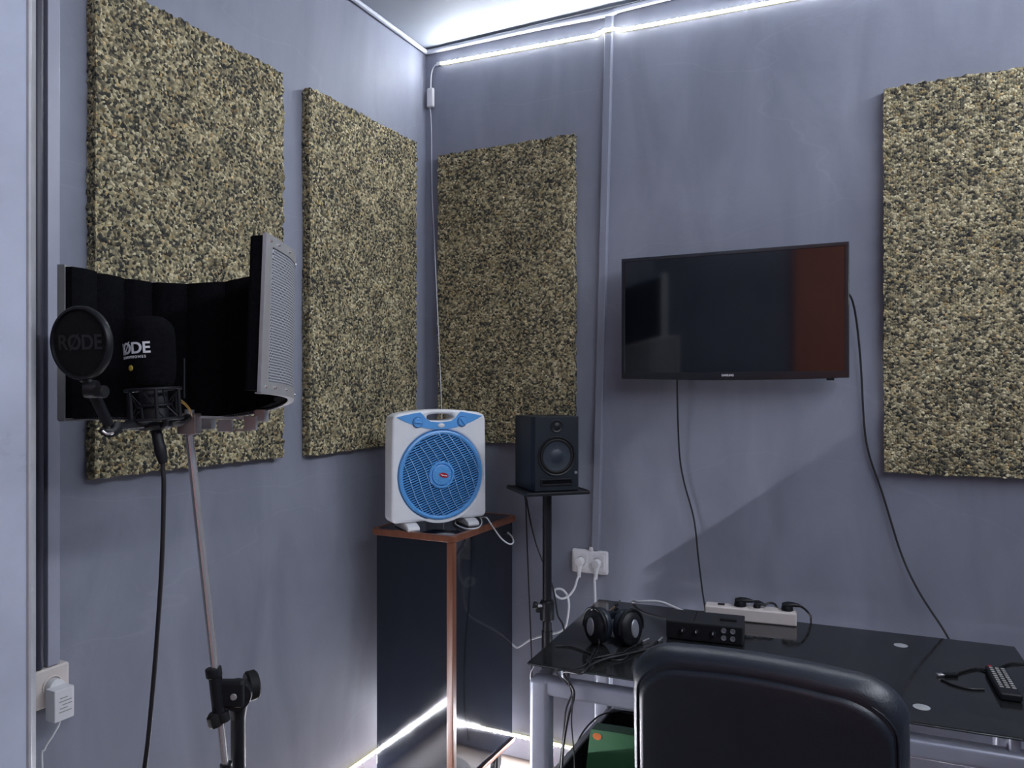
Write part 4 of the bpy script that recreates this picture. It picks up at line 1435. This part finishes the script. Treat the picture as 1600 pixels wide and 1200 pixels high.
for nm, (u0, v0), (u1, v1) in (('front_rail', (0.03, DD - 0.035), (DW - 0.03, DD - 0.035)), ('back_rail', (0.03, 0.035), (DW - 0.03, 0.035)), ('side_rail', (0.03, 0.035), (0.03, DD - 0.035)), ('side_rail', (DW - 0.03, 0.035), (DW - 0.03, DD - 0.035))):
    c = (dpt(u0, v0, rz) + dpt(u1, v1, rz)) / 2
    L_ = (dpt(u0, v0, rz) - dpt(u1, v1, rz)).length + RT * 0.9
    s = (L_, RT, RT) if nm != 'side_rail' else (RT, L_ - RT * 2, RT)
    MB().box(c, s, 0.012, 3, Matrix.Rotation(DA, 3, 'Z')).build(nm, M_FRAME, desk)
for u in (0.03, DW - 0.03):
    for v in (0.035, DD - 0.035):
        lg = MB()
        p = dpt(u, v, 0)
        lg.box(p + UP * (rz / 2 + RT / 4 + 0.004), (0.058, 0.058, rz + RT / 2 - 0.01), 0.014, 3, Matrix.Rotation(DA, 3, 'Z'))
        lgo = lg.build('leg', M_FRAME, desk)
        MB().cyl(p, p + UP * 0.012, 0.024, seg=20).build('foot_pad', M_RUBBER, lgo)
# spacers with bright discs glued under / into the glass
for (px, py) in ((1407.5, 1008.5), (1440, 1105)):
    p = onz(px, py, DZ)
    MB().lathe([(0, 0), (0.019, 0), (0.019, 0.0006), (0.002, 0.0022), (0, 0.0022)], p, UP, 32).build('disc', M_DISC, desk)
for u in (0.10, 0.42, DW - 0.46, DW - 0.12):
    for v in (0.035, DD - 0.035):
        p = dpt(u, v, rz + RT / 2)
        MB().cyl(p, p + UP * GAP, 0.014, seg=20).build('spacer', M_FRAME, desk)
# ------------------------------------------------------------------ open case under the desk with a green crate
kx0, kx1, ky0, ky1, kz1 = 0.972, 1.42, -0.70, -0.24, 0.37
kz1 = 0.36
kA = onz(940, 1102, kz1)
kB = onz(868, 1200, kz1)
kx0 = (kA.x + kB.x) / 2 + 0.016
ky1, ky0 = kA.y, kB.y - 0.06
case = thing('equipment_case', 'open black case with silver rims standing under the left half of the desk', 'case', ((kx0 + kx1) / 2, (ky0 + ky1) / 2, 0))
cw = MB()
wt = 0.012
cw.box(((kx0 + kx1) / 2, ky1 - wt / 2, kz1 / 2), (kx1 - kx0, wt, kz1)).box(((kx0 + kx1) / 2, ky0 + wt / 2, kz1 / 2), (kx1 - kx0, wt, kz1)).box((kx0 + wt / 2, (ky0 + ky1) / 2, kz1 / 2), (wt, ky1 - ky0 - 2 * wt, kz1)).box((kx1 - wt / 2, (ky0 + ky1) / 2, kz1 / 2), (wt, ky1 - ky0 - 2 * wt, kz1)).box(((kx0 + kx1) / 2, (ky0 + ky1) / 2, 0.008), (kx1 - kx0 - 2 * wt, ky1 - ky0 - 2 * wt, 0.012))
cw.build('case_shell', M_BLACKMATTE, case, smooth=0)
rm = MB().shape2d([rrect(kx1 - kx0 + 0.006, ky1 - ky0 + 0.006, 0.012, 4, (kx0 + kx1) / 2, (ky0 + ky1) / 2), rrect(kx1 - kx0 - 0.030, ky1 - ky0 - 0.030, 0.008, 4, (kx0 + kx1) / 2, (ky0 + ky1) / 2)], 0.010, Matrix.Translation((0, 0, kz1)), bevel=0.002)
rm.build('rim', M_STEEL, case)
gr = thing('box_file', 'green box file with a small orange sticker standing in the black case', 'box file', (1.12, ky0 + 0.2, 0.02))
gt = P(921, 1143, 2.30)
gx0, gx1, gyf, gzt = gt.x, gt.x + 0.36, gt.y, gt.z
gyf = max(gyf, ky0 + 0.03)
mbg = MB()
rings = []
for h, o in ((0.016, 0.0), (0.20, 0.02), (gzt - 0.008, 0.046), (gzt, 0.050)):
    k = 0.050 - o
    n_ = 8
    front = [(gx0 - k + (gx1 - gx0 + k) * q / n_, gyf + o * 0.35, h + (0.008 * math.sin(PI * q / n_) if h > 0.3 else 0)) for q in range(n_ + 1)]
    rings.append(front + [(x_, y_ + 0.05, z_) for x_, y_, z_ in reversed(front)])
mbg.loft(rings)
mbg.build('file_body', M_GREEN, gr, smooth=30)
sp_ = P(932, 1147, 2.30)
MB().lathe([(0, -0.001), (0.012, -0.001), (0.012, 0.0012), (0, 0.0015)], (sp_.x, gyf + 0.0155, gzt - 0.017), (0, -1, 0.2), 24, sx=1.15, sy=0.85).build('sticker', M_ORANGE, gr)
cable('case_cable', [(kx0 + 0.10, ky1 - 0.02, kz1 + 0.006), (kx0 + 0.05, ky1 - 0.05, kz1 + 0.012), (kx0 - 0.004, ky1 - 0.13, kz1 + 0.010), (kx0 - 0.05, ky1 - 0.20, kz1 - 0.07), (kx0 - 0.06, ky1 - 0.22, 0.10), (kx0 - 0.06, ky1 - 0.24, 0.006)], 0.003, M_BLACKCABLE,
      'thin black cable lying over the rim of the open case under the desk')

# ------------------------------------------------------------------ things on the desk
# audio interface
ia, ib = onz(1041, 998, DZ), onz(1161, 1011, DZ)
idx = (ib - ia).normalized()
idy = Vector((-idx.y, idx.x, 0))
IW, ID, IH = (ib - ia).length, 0.125, 0.055
IAng = math.atan2(idx.y, idx.x)
itf = thing('audio_interface', 'flat black audio interface with small knobs on the desk, left of the power strip', 'audio interface', (ia + ib) / 2 + idy * ID / 2, IAng)
MB().box((ia + ib) / 2 + idy * ID / 2 + UP * (IH / 2 + 0.003), (IW, ID, IH), 0.003, 2, Matrix.Rotation(IAng, 3, 'Z')).build('case', M_BLACKMATTE, itf)
IF = lambda u, h, o: ia + idx * (u * IW) + UP * (h + 0.003) - idy * o
MB().box(IF(0.5, IH / 2, 0.0006), (IW - 0.008, 0.002, IH - 0.008), 0.0005, 1, Matrix.Rotation(IAng, 3, 'Z')).build('front_plate', M_BLACKPLASTIC, itf)
for u in (0.22, 0.40, 0.62):
    kb = MB().lathe([(0, 0), (0.0085, 0), (0.0085, 0.004), (0.006, 0.012), (0, 0.0125)], IF(u, 0.028, 0.0012), -idy, 24).build('knob', M_BLACKPLASTIC, itf)
    MB().box(IF(u, 0.0315, 0.0145), (0.0018, 0.0018, 0.006), 0.0, 1, Matrix.Rotation(IAng, 3, 'Z')).build('pointer', M_PRINTW, kb, smooth=0)
for u in (0.755, 0.87):
    for h in (0.018, 0.040):
        kb = MB().lathe([(0.0075, 0), (0.0075, 0.003), (0.0052, 0.003), (0.0052, 0.0005), (0, 0.0005)], IF(u, h, 0.0012), -idy, 20).build('jack_socket', M_SILVER, itf)
MB().box(ia + idx * (IW * 0.80) + idy * 0.055 + UP * (IH + 0.006), (0.05, 0.016, 0.008), 0.003, 2, Matrix.Rotation(IAng, 3, 'Z')).build('top_switch', M_BLACKPLASTIC, itf)
MB().box(ia + idx * (IW * 0.36) + idy * ID / 2 + UP * (IH + 0.0032), (0.0015, ID - 0.01, 0.0006), 0.0, 1, Matrix.Rotation(IAng, 3, 'Z')).build('seam', M_FOAMBLACK, itf, smooth=0)

# power strip
pa_, pb_ = onz(1101, 966, DZ), onz(1245, 980, DZ)
pdx = (pb_ - pa_).normalized()
pdy = Vector((-pdx.y, pdx.x, 0))
PW, PD, PH = (pb_ - pa_).length, 0.055, 0.043
PAng = math.atan2(pdx.y, pdx.x)
ps = thing('power_strip', 'ivory power strip lying along the back edge of the desk', 'power strip', (pa_ + pb_) / 2 + pdy * PD / 2, PAng)
MB().box((pa_ + pb_) / 2 + pdy * PD / 2 + UP * (PH / 2), (PW, PD, PH), 0.006, 3, Matrix.Rotation(PAng, 3, 'Z')).build('strip_body', M_IVORY, ps)
PT = lambda u, v, h=PH: pa_ + pdx * (u * PW) + pdy * v + UP * h
MB().box(PT(0.18, PD / 2, PH + 0.001), (0.022, 0.014, 0.006), 0.002, 2, Matrix.Rotation(PAng, 3, 'Z')).build('switch', M_BLACKPLASTIC, ps)
for u in (0.39, 0.56, 0.73, 0.90):
    MB().lathe([(0.0235, 0), (0.0235, 0.0012), (0.021, 0.0016), (0.020, 0.0003), (0, 0.0003)], PT(u, PD / 2), UP, 32).build('socket', M_IVORY, ps)


def strip_plug(label, u, sc, pts):
    t = thing('power_plug', label, 'plug', PT(u, PD / 2, PH + 0.002), PAng, 'black plugs in the power strip')
    p = MB()
    p.cyl(PT(u, PD / 2, PH + 0.001), PT(u, PD / 2, PH + 0.018 * sc), 0.019 * sc, 0.017 * sc, seg=24, bev=0.003)
    p.loft([[PT(u, PD / 2, PH + h0) + pdx * d + pdy * (w_ * math.cos(2 * PI * k / 14)) + UP * (hh * math.sin(2 * PI * k / 14)) for k in range(14)]
            for d, w_, hh, h0 in ((-0.016 * sc, 0.012 * sc, 0.005 * sc, 0.018 * sc), (0.0, 0.016 * sc, 0.009 * sc, 0.020 * sc), (0.016 * sc, 0.013 * sc, 0.008 * sc, 0.021 * sc), (0.032 * sc, 0.0065 * sc, 0.006 * sc, 0.020 * sc), (0.040 * sc, 0.004, 0.004, 0.019 * sc))])
    p.build('plug_body', M_BLACKPLASTIC, t)
    MB().tube([PT(u, PD / 2, PH + 0.019 * sc) + pdx * 0.036 * sc] + pts, 0.0036, seg=8).build('cord', M_BLACKCABLE, t)


strip_plug('black plug in the power strip, the large one nearest its switch', 0.39, 1.05, [PT(0.60, PD + 0.005, PH + 0.012), PT(0.66, PD + 0.03, PH - 0.01), PT(0.68, PD + 0.05, -0.02), PT(0.68, PD + 0.055, -0.25)])
strip_plug('small black plug in the middle of the power strip', 0.575, 0.66, [PT(0.72, PD * 0.7, PH + 0.017), PT(0.78, PD + 0.01, PH + 0.002), PT(0.80, PD + 0.045, -0.01), PT(0.80, PD + 0.055, -0.25)])
strip_plug('black plug at the right end of the power strip, its cord bending down', 0.90, 1.0, [PT(1.06, PD * 0.6, PH + 0.014), PT(1.11, PD * 0.9, PH - 0.002), PT(1.145, PD + 0.02, 0.020), PT(1.16, PD + 0.045, -0.01), PT(1.165, PD + 0.055, -0.20)])

# headphones
hp = thing('headphones', 'black over-ear headphones with dull silver caps on the left corner of the desk', 'headphones', onz(955, 1000, DZ), YAW)
c1, c2 = onz(933, 1006, DZ) + UP * 0.055, onz(978, 1008, DZ) + UP * 0.053


def cup(c, axd, label_side):
    axd = axd.normalized()
    MB().lathe([(0, -0.006), (0.030, -0.006), (0.044, -0.003), (0.0465, 0.004), (0.044, 0.014), (0.036, 0.021), (0.026, 0.026), (0, 0.027)], c, axd, 40, sx=1.0, sy=1.15).build('ear_cup', M_BLACKPLASTIC, hp)
    MB().lathe([(0.026, -0.026), (0.036, -0.028), (0.044, -0.022), (0.046, -0.012), (0.044, -0.004), (0.026, -0.003)], c, axd, 40, sx=1.0, sy=1.16).build('ear_pad', M_LEATHER, hp)
    MB().lathe([(0.0, 0.0295), (0.019, 0.029), (0.022, 0.0265), (0.022, 0.024), (0, 0.024)], c, axd, 36, sx=0.72, sy=1.22).build('cap', M_SILVER, hp)['label'] = 'dull silver oval cap'


ax1 = -RIGHT * 0.88 - FWD * 0.62 + UP * 0.06
ax2 = RIGHT * 0.62 - FWD * 0.80 + UP * 0.10
cup(c1, ax1, 'l')
cup(c2 + RIGHT * 0.008, ax2, 'r')
bk = []
hb0, hb1 = c1 + UP * 0.02, c2 + UP * 0.02 + RIGHT * 0.008
for k in range(13):
    an = PI * k / 12
    m0 = (hb0 + hb1) / 2
    bk.append(m0 - RIGHT * (0.066 * math.cos(an)) + FWD * (0.150 * math.sin(an) ** 0.8 + 0.012) - UP * (0.034 * math.sin(an)))
MB().tube(bk, 0.013, seg=12, per=3, flat=0.42, nrm=None).build('headband', M_LEATHER, hp)
for c, axd, k in ((c1, ax1, 0), (c2 + RIGHT * 0.008, ax2, 12)):
    a_ = axd.normalized()
    u = UP.cross(a_).normalized()
    yk = []
    for j in range(11):
        an = -0.2 + (PI + 0.4) * j / 10
        yk.append(c + a_ * 0.010 + u * (0.050 * math.cos(an)) + UP * (0.053 * math.sin(an)))
    y = MB().tube(yk, 0.0045, seg=8, per=3)
    y.tube([yk[5], (yk[5] + bk[k]) / 2 + UP * 0.012, bk[1 if k == 0 else 11]], 0.006, seg=8)
    y.build('yoke', M_BLACKPLASTIC, hp)
pq = onz(937, 1018, DZ + 0.004)
MB().tube([c1 - UP * 0.030 - FWD * 0.030, onz(936, 1004, DZ + 0.03), onz(933, 1018, DZ + 0.004), onz(922, 1035, DZ + 0.004), onz(913, 1047, DZ + 0.005), dpt(0.09, DD + 0.006, DZ - 0.01), P(893, 1078, 2.075), P(884, 1110, 2.07), P(880, 1150, 2.07), P(874, 1200, 2.07), P(868, 1260, 2.07)], 0.0024, seg=8).build('headphone_cord', M_BLACKCABLE, hp)

cable('signal_cable', [onz(868, 1009, DZ + 0.003), onz(890, 1010, DZ + 0.003), onz(920, 1020, DZ + 0.003), onz(950, 1030, DZ + 0.003), onz(972, 1031, DZ + 0.003), onz(981, 1024, DZ + 0.004), onz(979, 1019, DZ + 0.003), onz(960, 1022, DZ + 0.009), onz(930, 1028, DZ + 0.003), onz(916, 1032, DZ + 0.007), onz(922, 1036, DZ + 0.003)], 0.0022, M_BLACKCABLE,
      'thin black cable looped on the desk in front of the headphones')
cable('signal_cable', [onz(1085, 1016, DZ + 0.004), onz(1070, 1007, DZ + 0.004), onz(1045, 1006, DZ + 0.004), onz(1005, 1016, DZ + 0.004), onz(975, 1023, DZ + 0.008), onz(945, 1030, DZ + 0.010), onz(922, 1040, DZ + 0.008), onz(908, 1052, DZ + 0.007), dpt(0.11, DD + 0.008, DZ - 0.01), P(897, 1082, 2.07), P(888, 1120, 2.06), P(881, 1160, 2.06), P(878, 1200, 2.06), P(876, 1270, 2.06)], 0.0036, M_BLACKCABLE,
      'black cable from the audio interface hanging over the front edge of the desk')
cable('signal_cable', [onz(930, 1014, DZ + 0.014), onz(915, 1038, DZ + 0.010), dpt(0.125, DD + 0.010, DZ - 0.01), P(894, 1090, 2.06), P(893, 1130, 2.06), P(897, 1180, 2.06), P(899, 1260, 2.06)], 0.0018, M_BLACKCABLE,
      'thinnest black cable hanging straight down from the front edge of the desk')
cable('thin_cord', [P(834, 1042, 2.135), P(829.5, 1051, 2.14), P(829, 1062, 2.15), P(833, 1075, 2.16), P(837, 1100, 2.19), P(838, 1170, 2.2)], 0.0015, M_WHITECABLE,
      'thin pale cord curling around the front left corner of the desk')


def jack(label, a, b_, c, m, g='loose jack plugs on the desk'):
    t = thing('jack_plug', label, 'jack plug', a, 0, g)
    a, b_, c = Vector(a), Vector(b_), Vector(c)
    d = (b_ - a).normalized()
    MB().cyl(a, b_, 0.0028, seg=12, bev=0.001).build('pin', m, t)
    MB().cyl(b_, b_ + d * 0.028, 0.0055, 0.0045, seg=14, bev=0.001).build('sleeve', M_BLACKPLASTIC, t)
    MB().tube([b_ + d * 0.026, c], 0.0022, seg=8).build('cord', M_BLACKCABLE, t)


jack('jack plug with bright tip, the one beside the headphones', onz(1014, 998, DZ + 0.007), onz(1003, 1003, DZ + 0.006), onz(975, 1018, DZ + 0.004), M_CHROME)
jack('jack plug with bright tip, the one touching the audio interface', onz(1035, 996, DZ + 0.007), onz(1027, 1003, DZ + 0.006), onz(1000, 1016, DZ + 0.004), M_CHROME)
jack('copper coloured jack plug lying on the desk behind the headphones', onz(950, 957, DZ + 0.007), onz(961, 947, DZ + 0.008), onz(969, 938, DZ + 0.02), M_GOLD)

# remote control
ra, rb = onz(1555, 1052, DZ), onz(1589, 1112, DZ)
rd = (rb - ra).normalized()
rs = Vector((-rd.y, rd.x, 0))
RAng = math.atan2(rs.y, rs.x)
RL = 0.205
rcn = ra + rd * RL / 2
rem = thing('remote_control', 'black remote control with rows of grey buttons near the right end of the desk', 'remote control', rcn, RAng)
rot_r = Matrix.Rotation(RAng, 3, 'Z')
MB().box(rcn + UP * 0.0105, (0.048, RL, 0.019), 0.005, 3, rot_r).build('shell', M_BLACKPLASTIC, rem)
for i in range(10):
    for j in range(3):
        p = rcn + rd * (-RL / 2 + 0.022 + i * 0.0155) + rs * ((j - 1) * 0.0135) + UP * 0.0208
        MB().box(p, (0.0095, 0.0062, 0.003), 0.001, 1, rot_r).build('button', M_BUTTON, rem)
MB().box(rcn + rd * (-RL / 2 + 0.008) - rs * 0.014 + UP * 0.0206, (0.010, 0.006, 0.003), 0.001, 1, rot_r).build('power_button', M_RED, rem)

uc = thing('usb_cable', 'black cable with a bright flat plug beside the remote control', 'cable', onz(1475, 1056, DZ))
u0, u1 = onz(1467, 1054, DZ + 0.005), onz(1474, 1054, DZ + 0.005)
ud = (u1 - u0).normalized()
MB().box(u0 + ud * 0.004, (0.018, 0.012, 0.0045), 0.0006, 1, Matrix.Rotation(math.atan2(ud.y, ud.x), 3, 'Z')).build('plug_tip', M_CHROME, uc)
MB().box(u0 + ud * 0.03, (0.036, 0.015, 0.008), 0.002, 2, Matrix.Rotation(math.atan2(ud.y, ud.x), 3, 'Z')).build('plug_grip', M_BLACKPLASTIC, uc)
MB().tube([u0 + ud * 0.045, onz(1500, 1050, DZ + 0.004), onz(1525, 1044, DZ + 0.004), onz(1543, 1048, DZ + 0.004), onz(1551, 1050, DZ + 0.004), onz(1562, 1042, DZ + 0.004), onz(1580, 1036, DZ + 0.004), onz(1605, 1037, DZ + 0.004), onz(1640, 1045, DZ + 0.004)], 0.0034, seg=8).build('cable_sheath', M_BLACKCABLE, uc)
cable('thin_cord', [onz(1470, 1061, DZ + 0.003), onz(1490, 1070, DZ + 0.003), onz(1515, 1076, DZ + 0.003), onz(1538, 1077, DZ + 0.003)], 0.0028, M_BLACKCABLE, 'short black cord end on the desk, left of the remote control')

# ------------------------------------------------------------------ office chair
chc = Vector((1.605, -1.484, 0))
CA = math.radians(-1.5)
chair = thing('office_chair', 'black leather office chair seen from behind in front of the desk', 'chair', chc + Vector((0, 0.22, 0)), CA)
cx_, cy_ = Vector((math.cos(CA), math.sin(CA), 0)), Vector((-math.sin(CA), math.cos(CA), 0))
BW, BT, BB = 0.440, 1.048, 0.52
TILT = 0.10


def bpt(u, z, d):
    """point of the backrest: u across, z height, d forward"""
    return chc + cx_ * u + cy_ * (d - (z - BT) * TILT) + UP * z


rows = []
nU, nZ = 24, 16


def half_w(z):
    s = (z - BB) / (BT - BB)
    base = BW / 2 * (0.90 + 0.10 * math.sin(min(1, s * 1.25) * PI / 2))
    return base


def outline(rad, inset):
    pts = []
    w_ = BW / 2 - inset
    zt2, zb2 = BT - inset, BB + inset
    rt, rb_ = 0.085, 0.06
    for k in range(10):
        an = PI / 2 * k / 9
        pts.append((w_ - rt + rt * math.cos(an), zt2 - rt * 0.72 + rt * 0.72 * math.sin(an)))
    for k in range(1, 8):
        u = (w_ - rt) * (1 - 2 * k / 8)
        pts.append((u, zt2 + 0.006 * (1 - (u / (w_ - rt)) ** 2)))
    for k in range(10):
        an = PI / 2 + PI / 2 * k / 9
        pts.append((-(w_ - rt) + rt * math.cos(an), zt2 - rt * 0.72 + rt * 0.72 * math.sin(an)))
    pts.append((-(w_ + 0.004), (zt2 + zb2) / 2))
    for k in range(8):
        an = PI + PI / 2 * k / 7
        pts.append((-(w_ - 0.02 - rb_) + rb_ * math.cos(an), zb2 + rb_ + rb_ * math.sin(an)))
    for k in range(8):
        an = 1.5 * PI + PI / 2 * k / 7
        pts.append(((w_ - 0.02 - rb_) + rb_ * math.cos(an), zb2 + rb_ + rb_ * math.sin(an)))
    pts.append(((w_ + 0.004), (zt2 + zb2) / 2))
    return pts


cushion = MB()
rings = []
for d, ins_ in ((-0.012, 0.040), (-0.016, 0.022), (-0.008, 0.008), (0.012, 0.0), (0.035, 0.0), (0.055, 0.008), (0.068, 0.024), (0.074, 0.05)):
    rings.append([bpt(u, z, d) for u, z in outline(0, ins_)])
cushion.loft(rings)
cushion.build('backrest', M_LEATHER, chair, smooth=60)
bpn = MB()
rings = []
for d, ins_ in ((-0.008, 0.030), (-0.0195, 0.034), (-0.0225, 0.042), (-0.023, 0.07)):
    rings.append([bpt(u * 1.07, z + 0.004, d) for u, z in outline(0, ins_)])
bpn.loft(rings)
bpn.build('back_panel', M_LEATHER, chair, smooth=60)
pp = [bpt(u * 1.07, z + 0.004, -0.0135) for u, z in outline(0, 0.028)]
MB().tube(pp, 0.0022, seg=8, closed=True).build('piping', M_LEATHER, chair)
scn = chc + cy_ * 0.30
st_ = MB()
rings = []
for z, k in ((0.40, 0.9), (0.41, 0.98), (0.44, 1.0), (0.47, 0.99), (0.487, 0.94), (0.492, 0.8)):
    rings.append([scn + cx_ * a_ * k + cy_ * b2 * k + UP * z for a_, b2 in rrect(0.48, 0.47, 0.08, 6)])
st_.loft(rings)
st_.build('seat', M_LEATHER, chair, smooth=60)
MB().tube([bpt(0, 0.62, -0.022), bpt(0, 0.52, -0.03), chc + cy_ * 0.06 + UP * 0.39, scn + UP * 0.385], 0.024, seg=12, flat=0.5).build('back_bracket', M_BLACKPLASTIC, chair)
MB().cyl(scn + UP * 0.11, scn + UP * 0.40, 0.026, seg=24).build('gas_lift', M_CHROME, chair)
for k in range(5):
    an = 0.4 + k * 2 * PI / 5
    dv = Vector((math.cos(an), math.sin(an), 0))
    l_ = MB().tube([scn + UP * 0.12, scn + dv * 0.15 + UP * 0.105, scn + dv * 0.29 + UP * 0.075], 0.020, seg=10).build('base_arm', M_BLACKPLASTIC, chair)
    sd2 = Vector((-dv.y, dv.x, 0))
    e_ = scn + dv * 0.285
    MB().cyl(e_ + UP * 0.027 - sd2 * 0.022, e_ + UP * 0.027 + sd2 * 0.022, 0.027, seg=20, bev=0.004).cyl(e_ + UP * 0.03, e_ + UP * 0.08, 0.008, seg=12).build('caster', M_BLACKPLASTIC, l_)
for s in (-1, 1):
    ar = MB()
    b1 = scn + cx_ * (s * 0.25)
    ar.tube([scn + cx_ * (s * 0.20) + UP * 0.40 + cy_ * 0.05, b1 + UP * 0.42 + cy_ * 0.05, b1 + cx_ * s * 0.015 + UP * 0.56 + cy_ * 0.04, b1 + cx_ * s * 0.01 + UP * 0.655 + cy_ * 0.0], 0.016, seg=10)
    ar.box(b1 + cx_ * s * 0.005 + UP * 0.665, (0.05, 0.24, 0.026), 0.01, 3, Matrix.Rotation(CA, 3, 'Z'))
    ar.build('armrest', M_BLACKPLASTIC, chair)

bpy.context.view_layer.update()
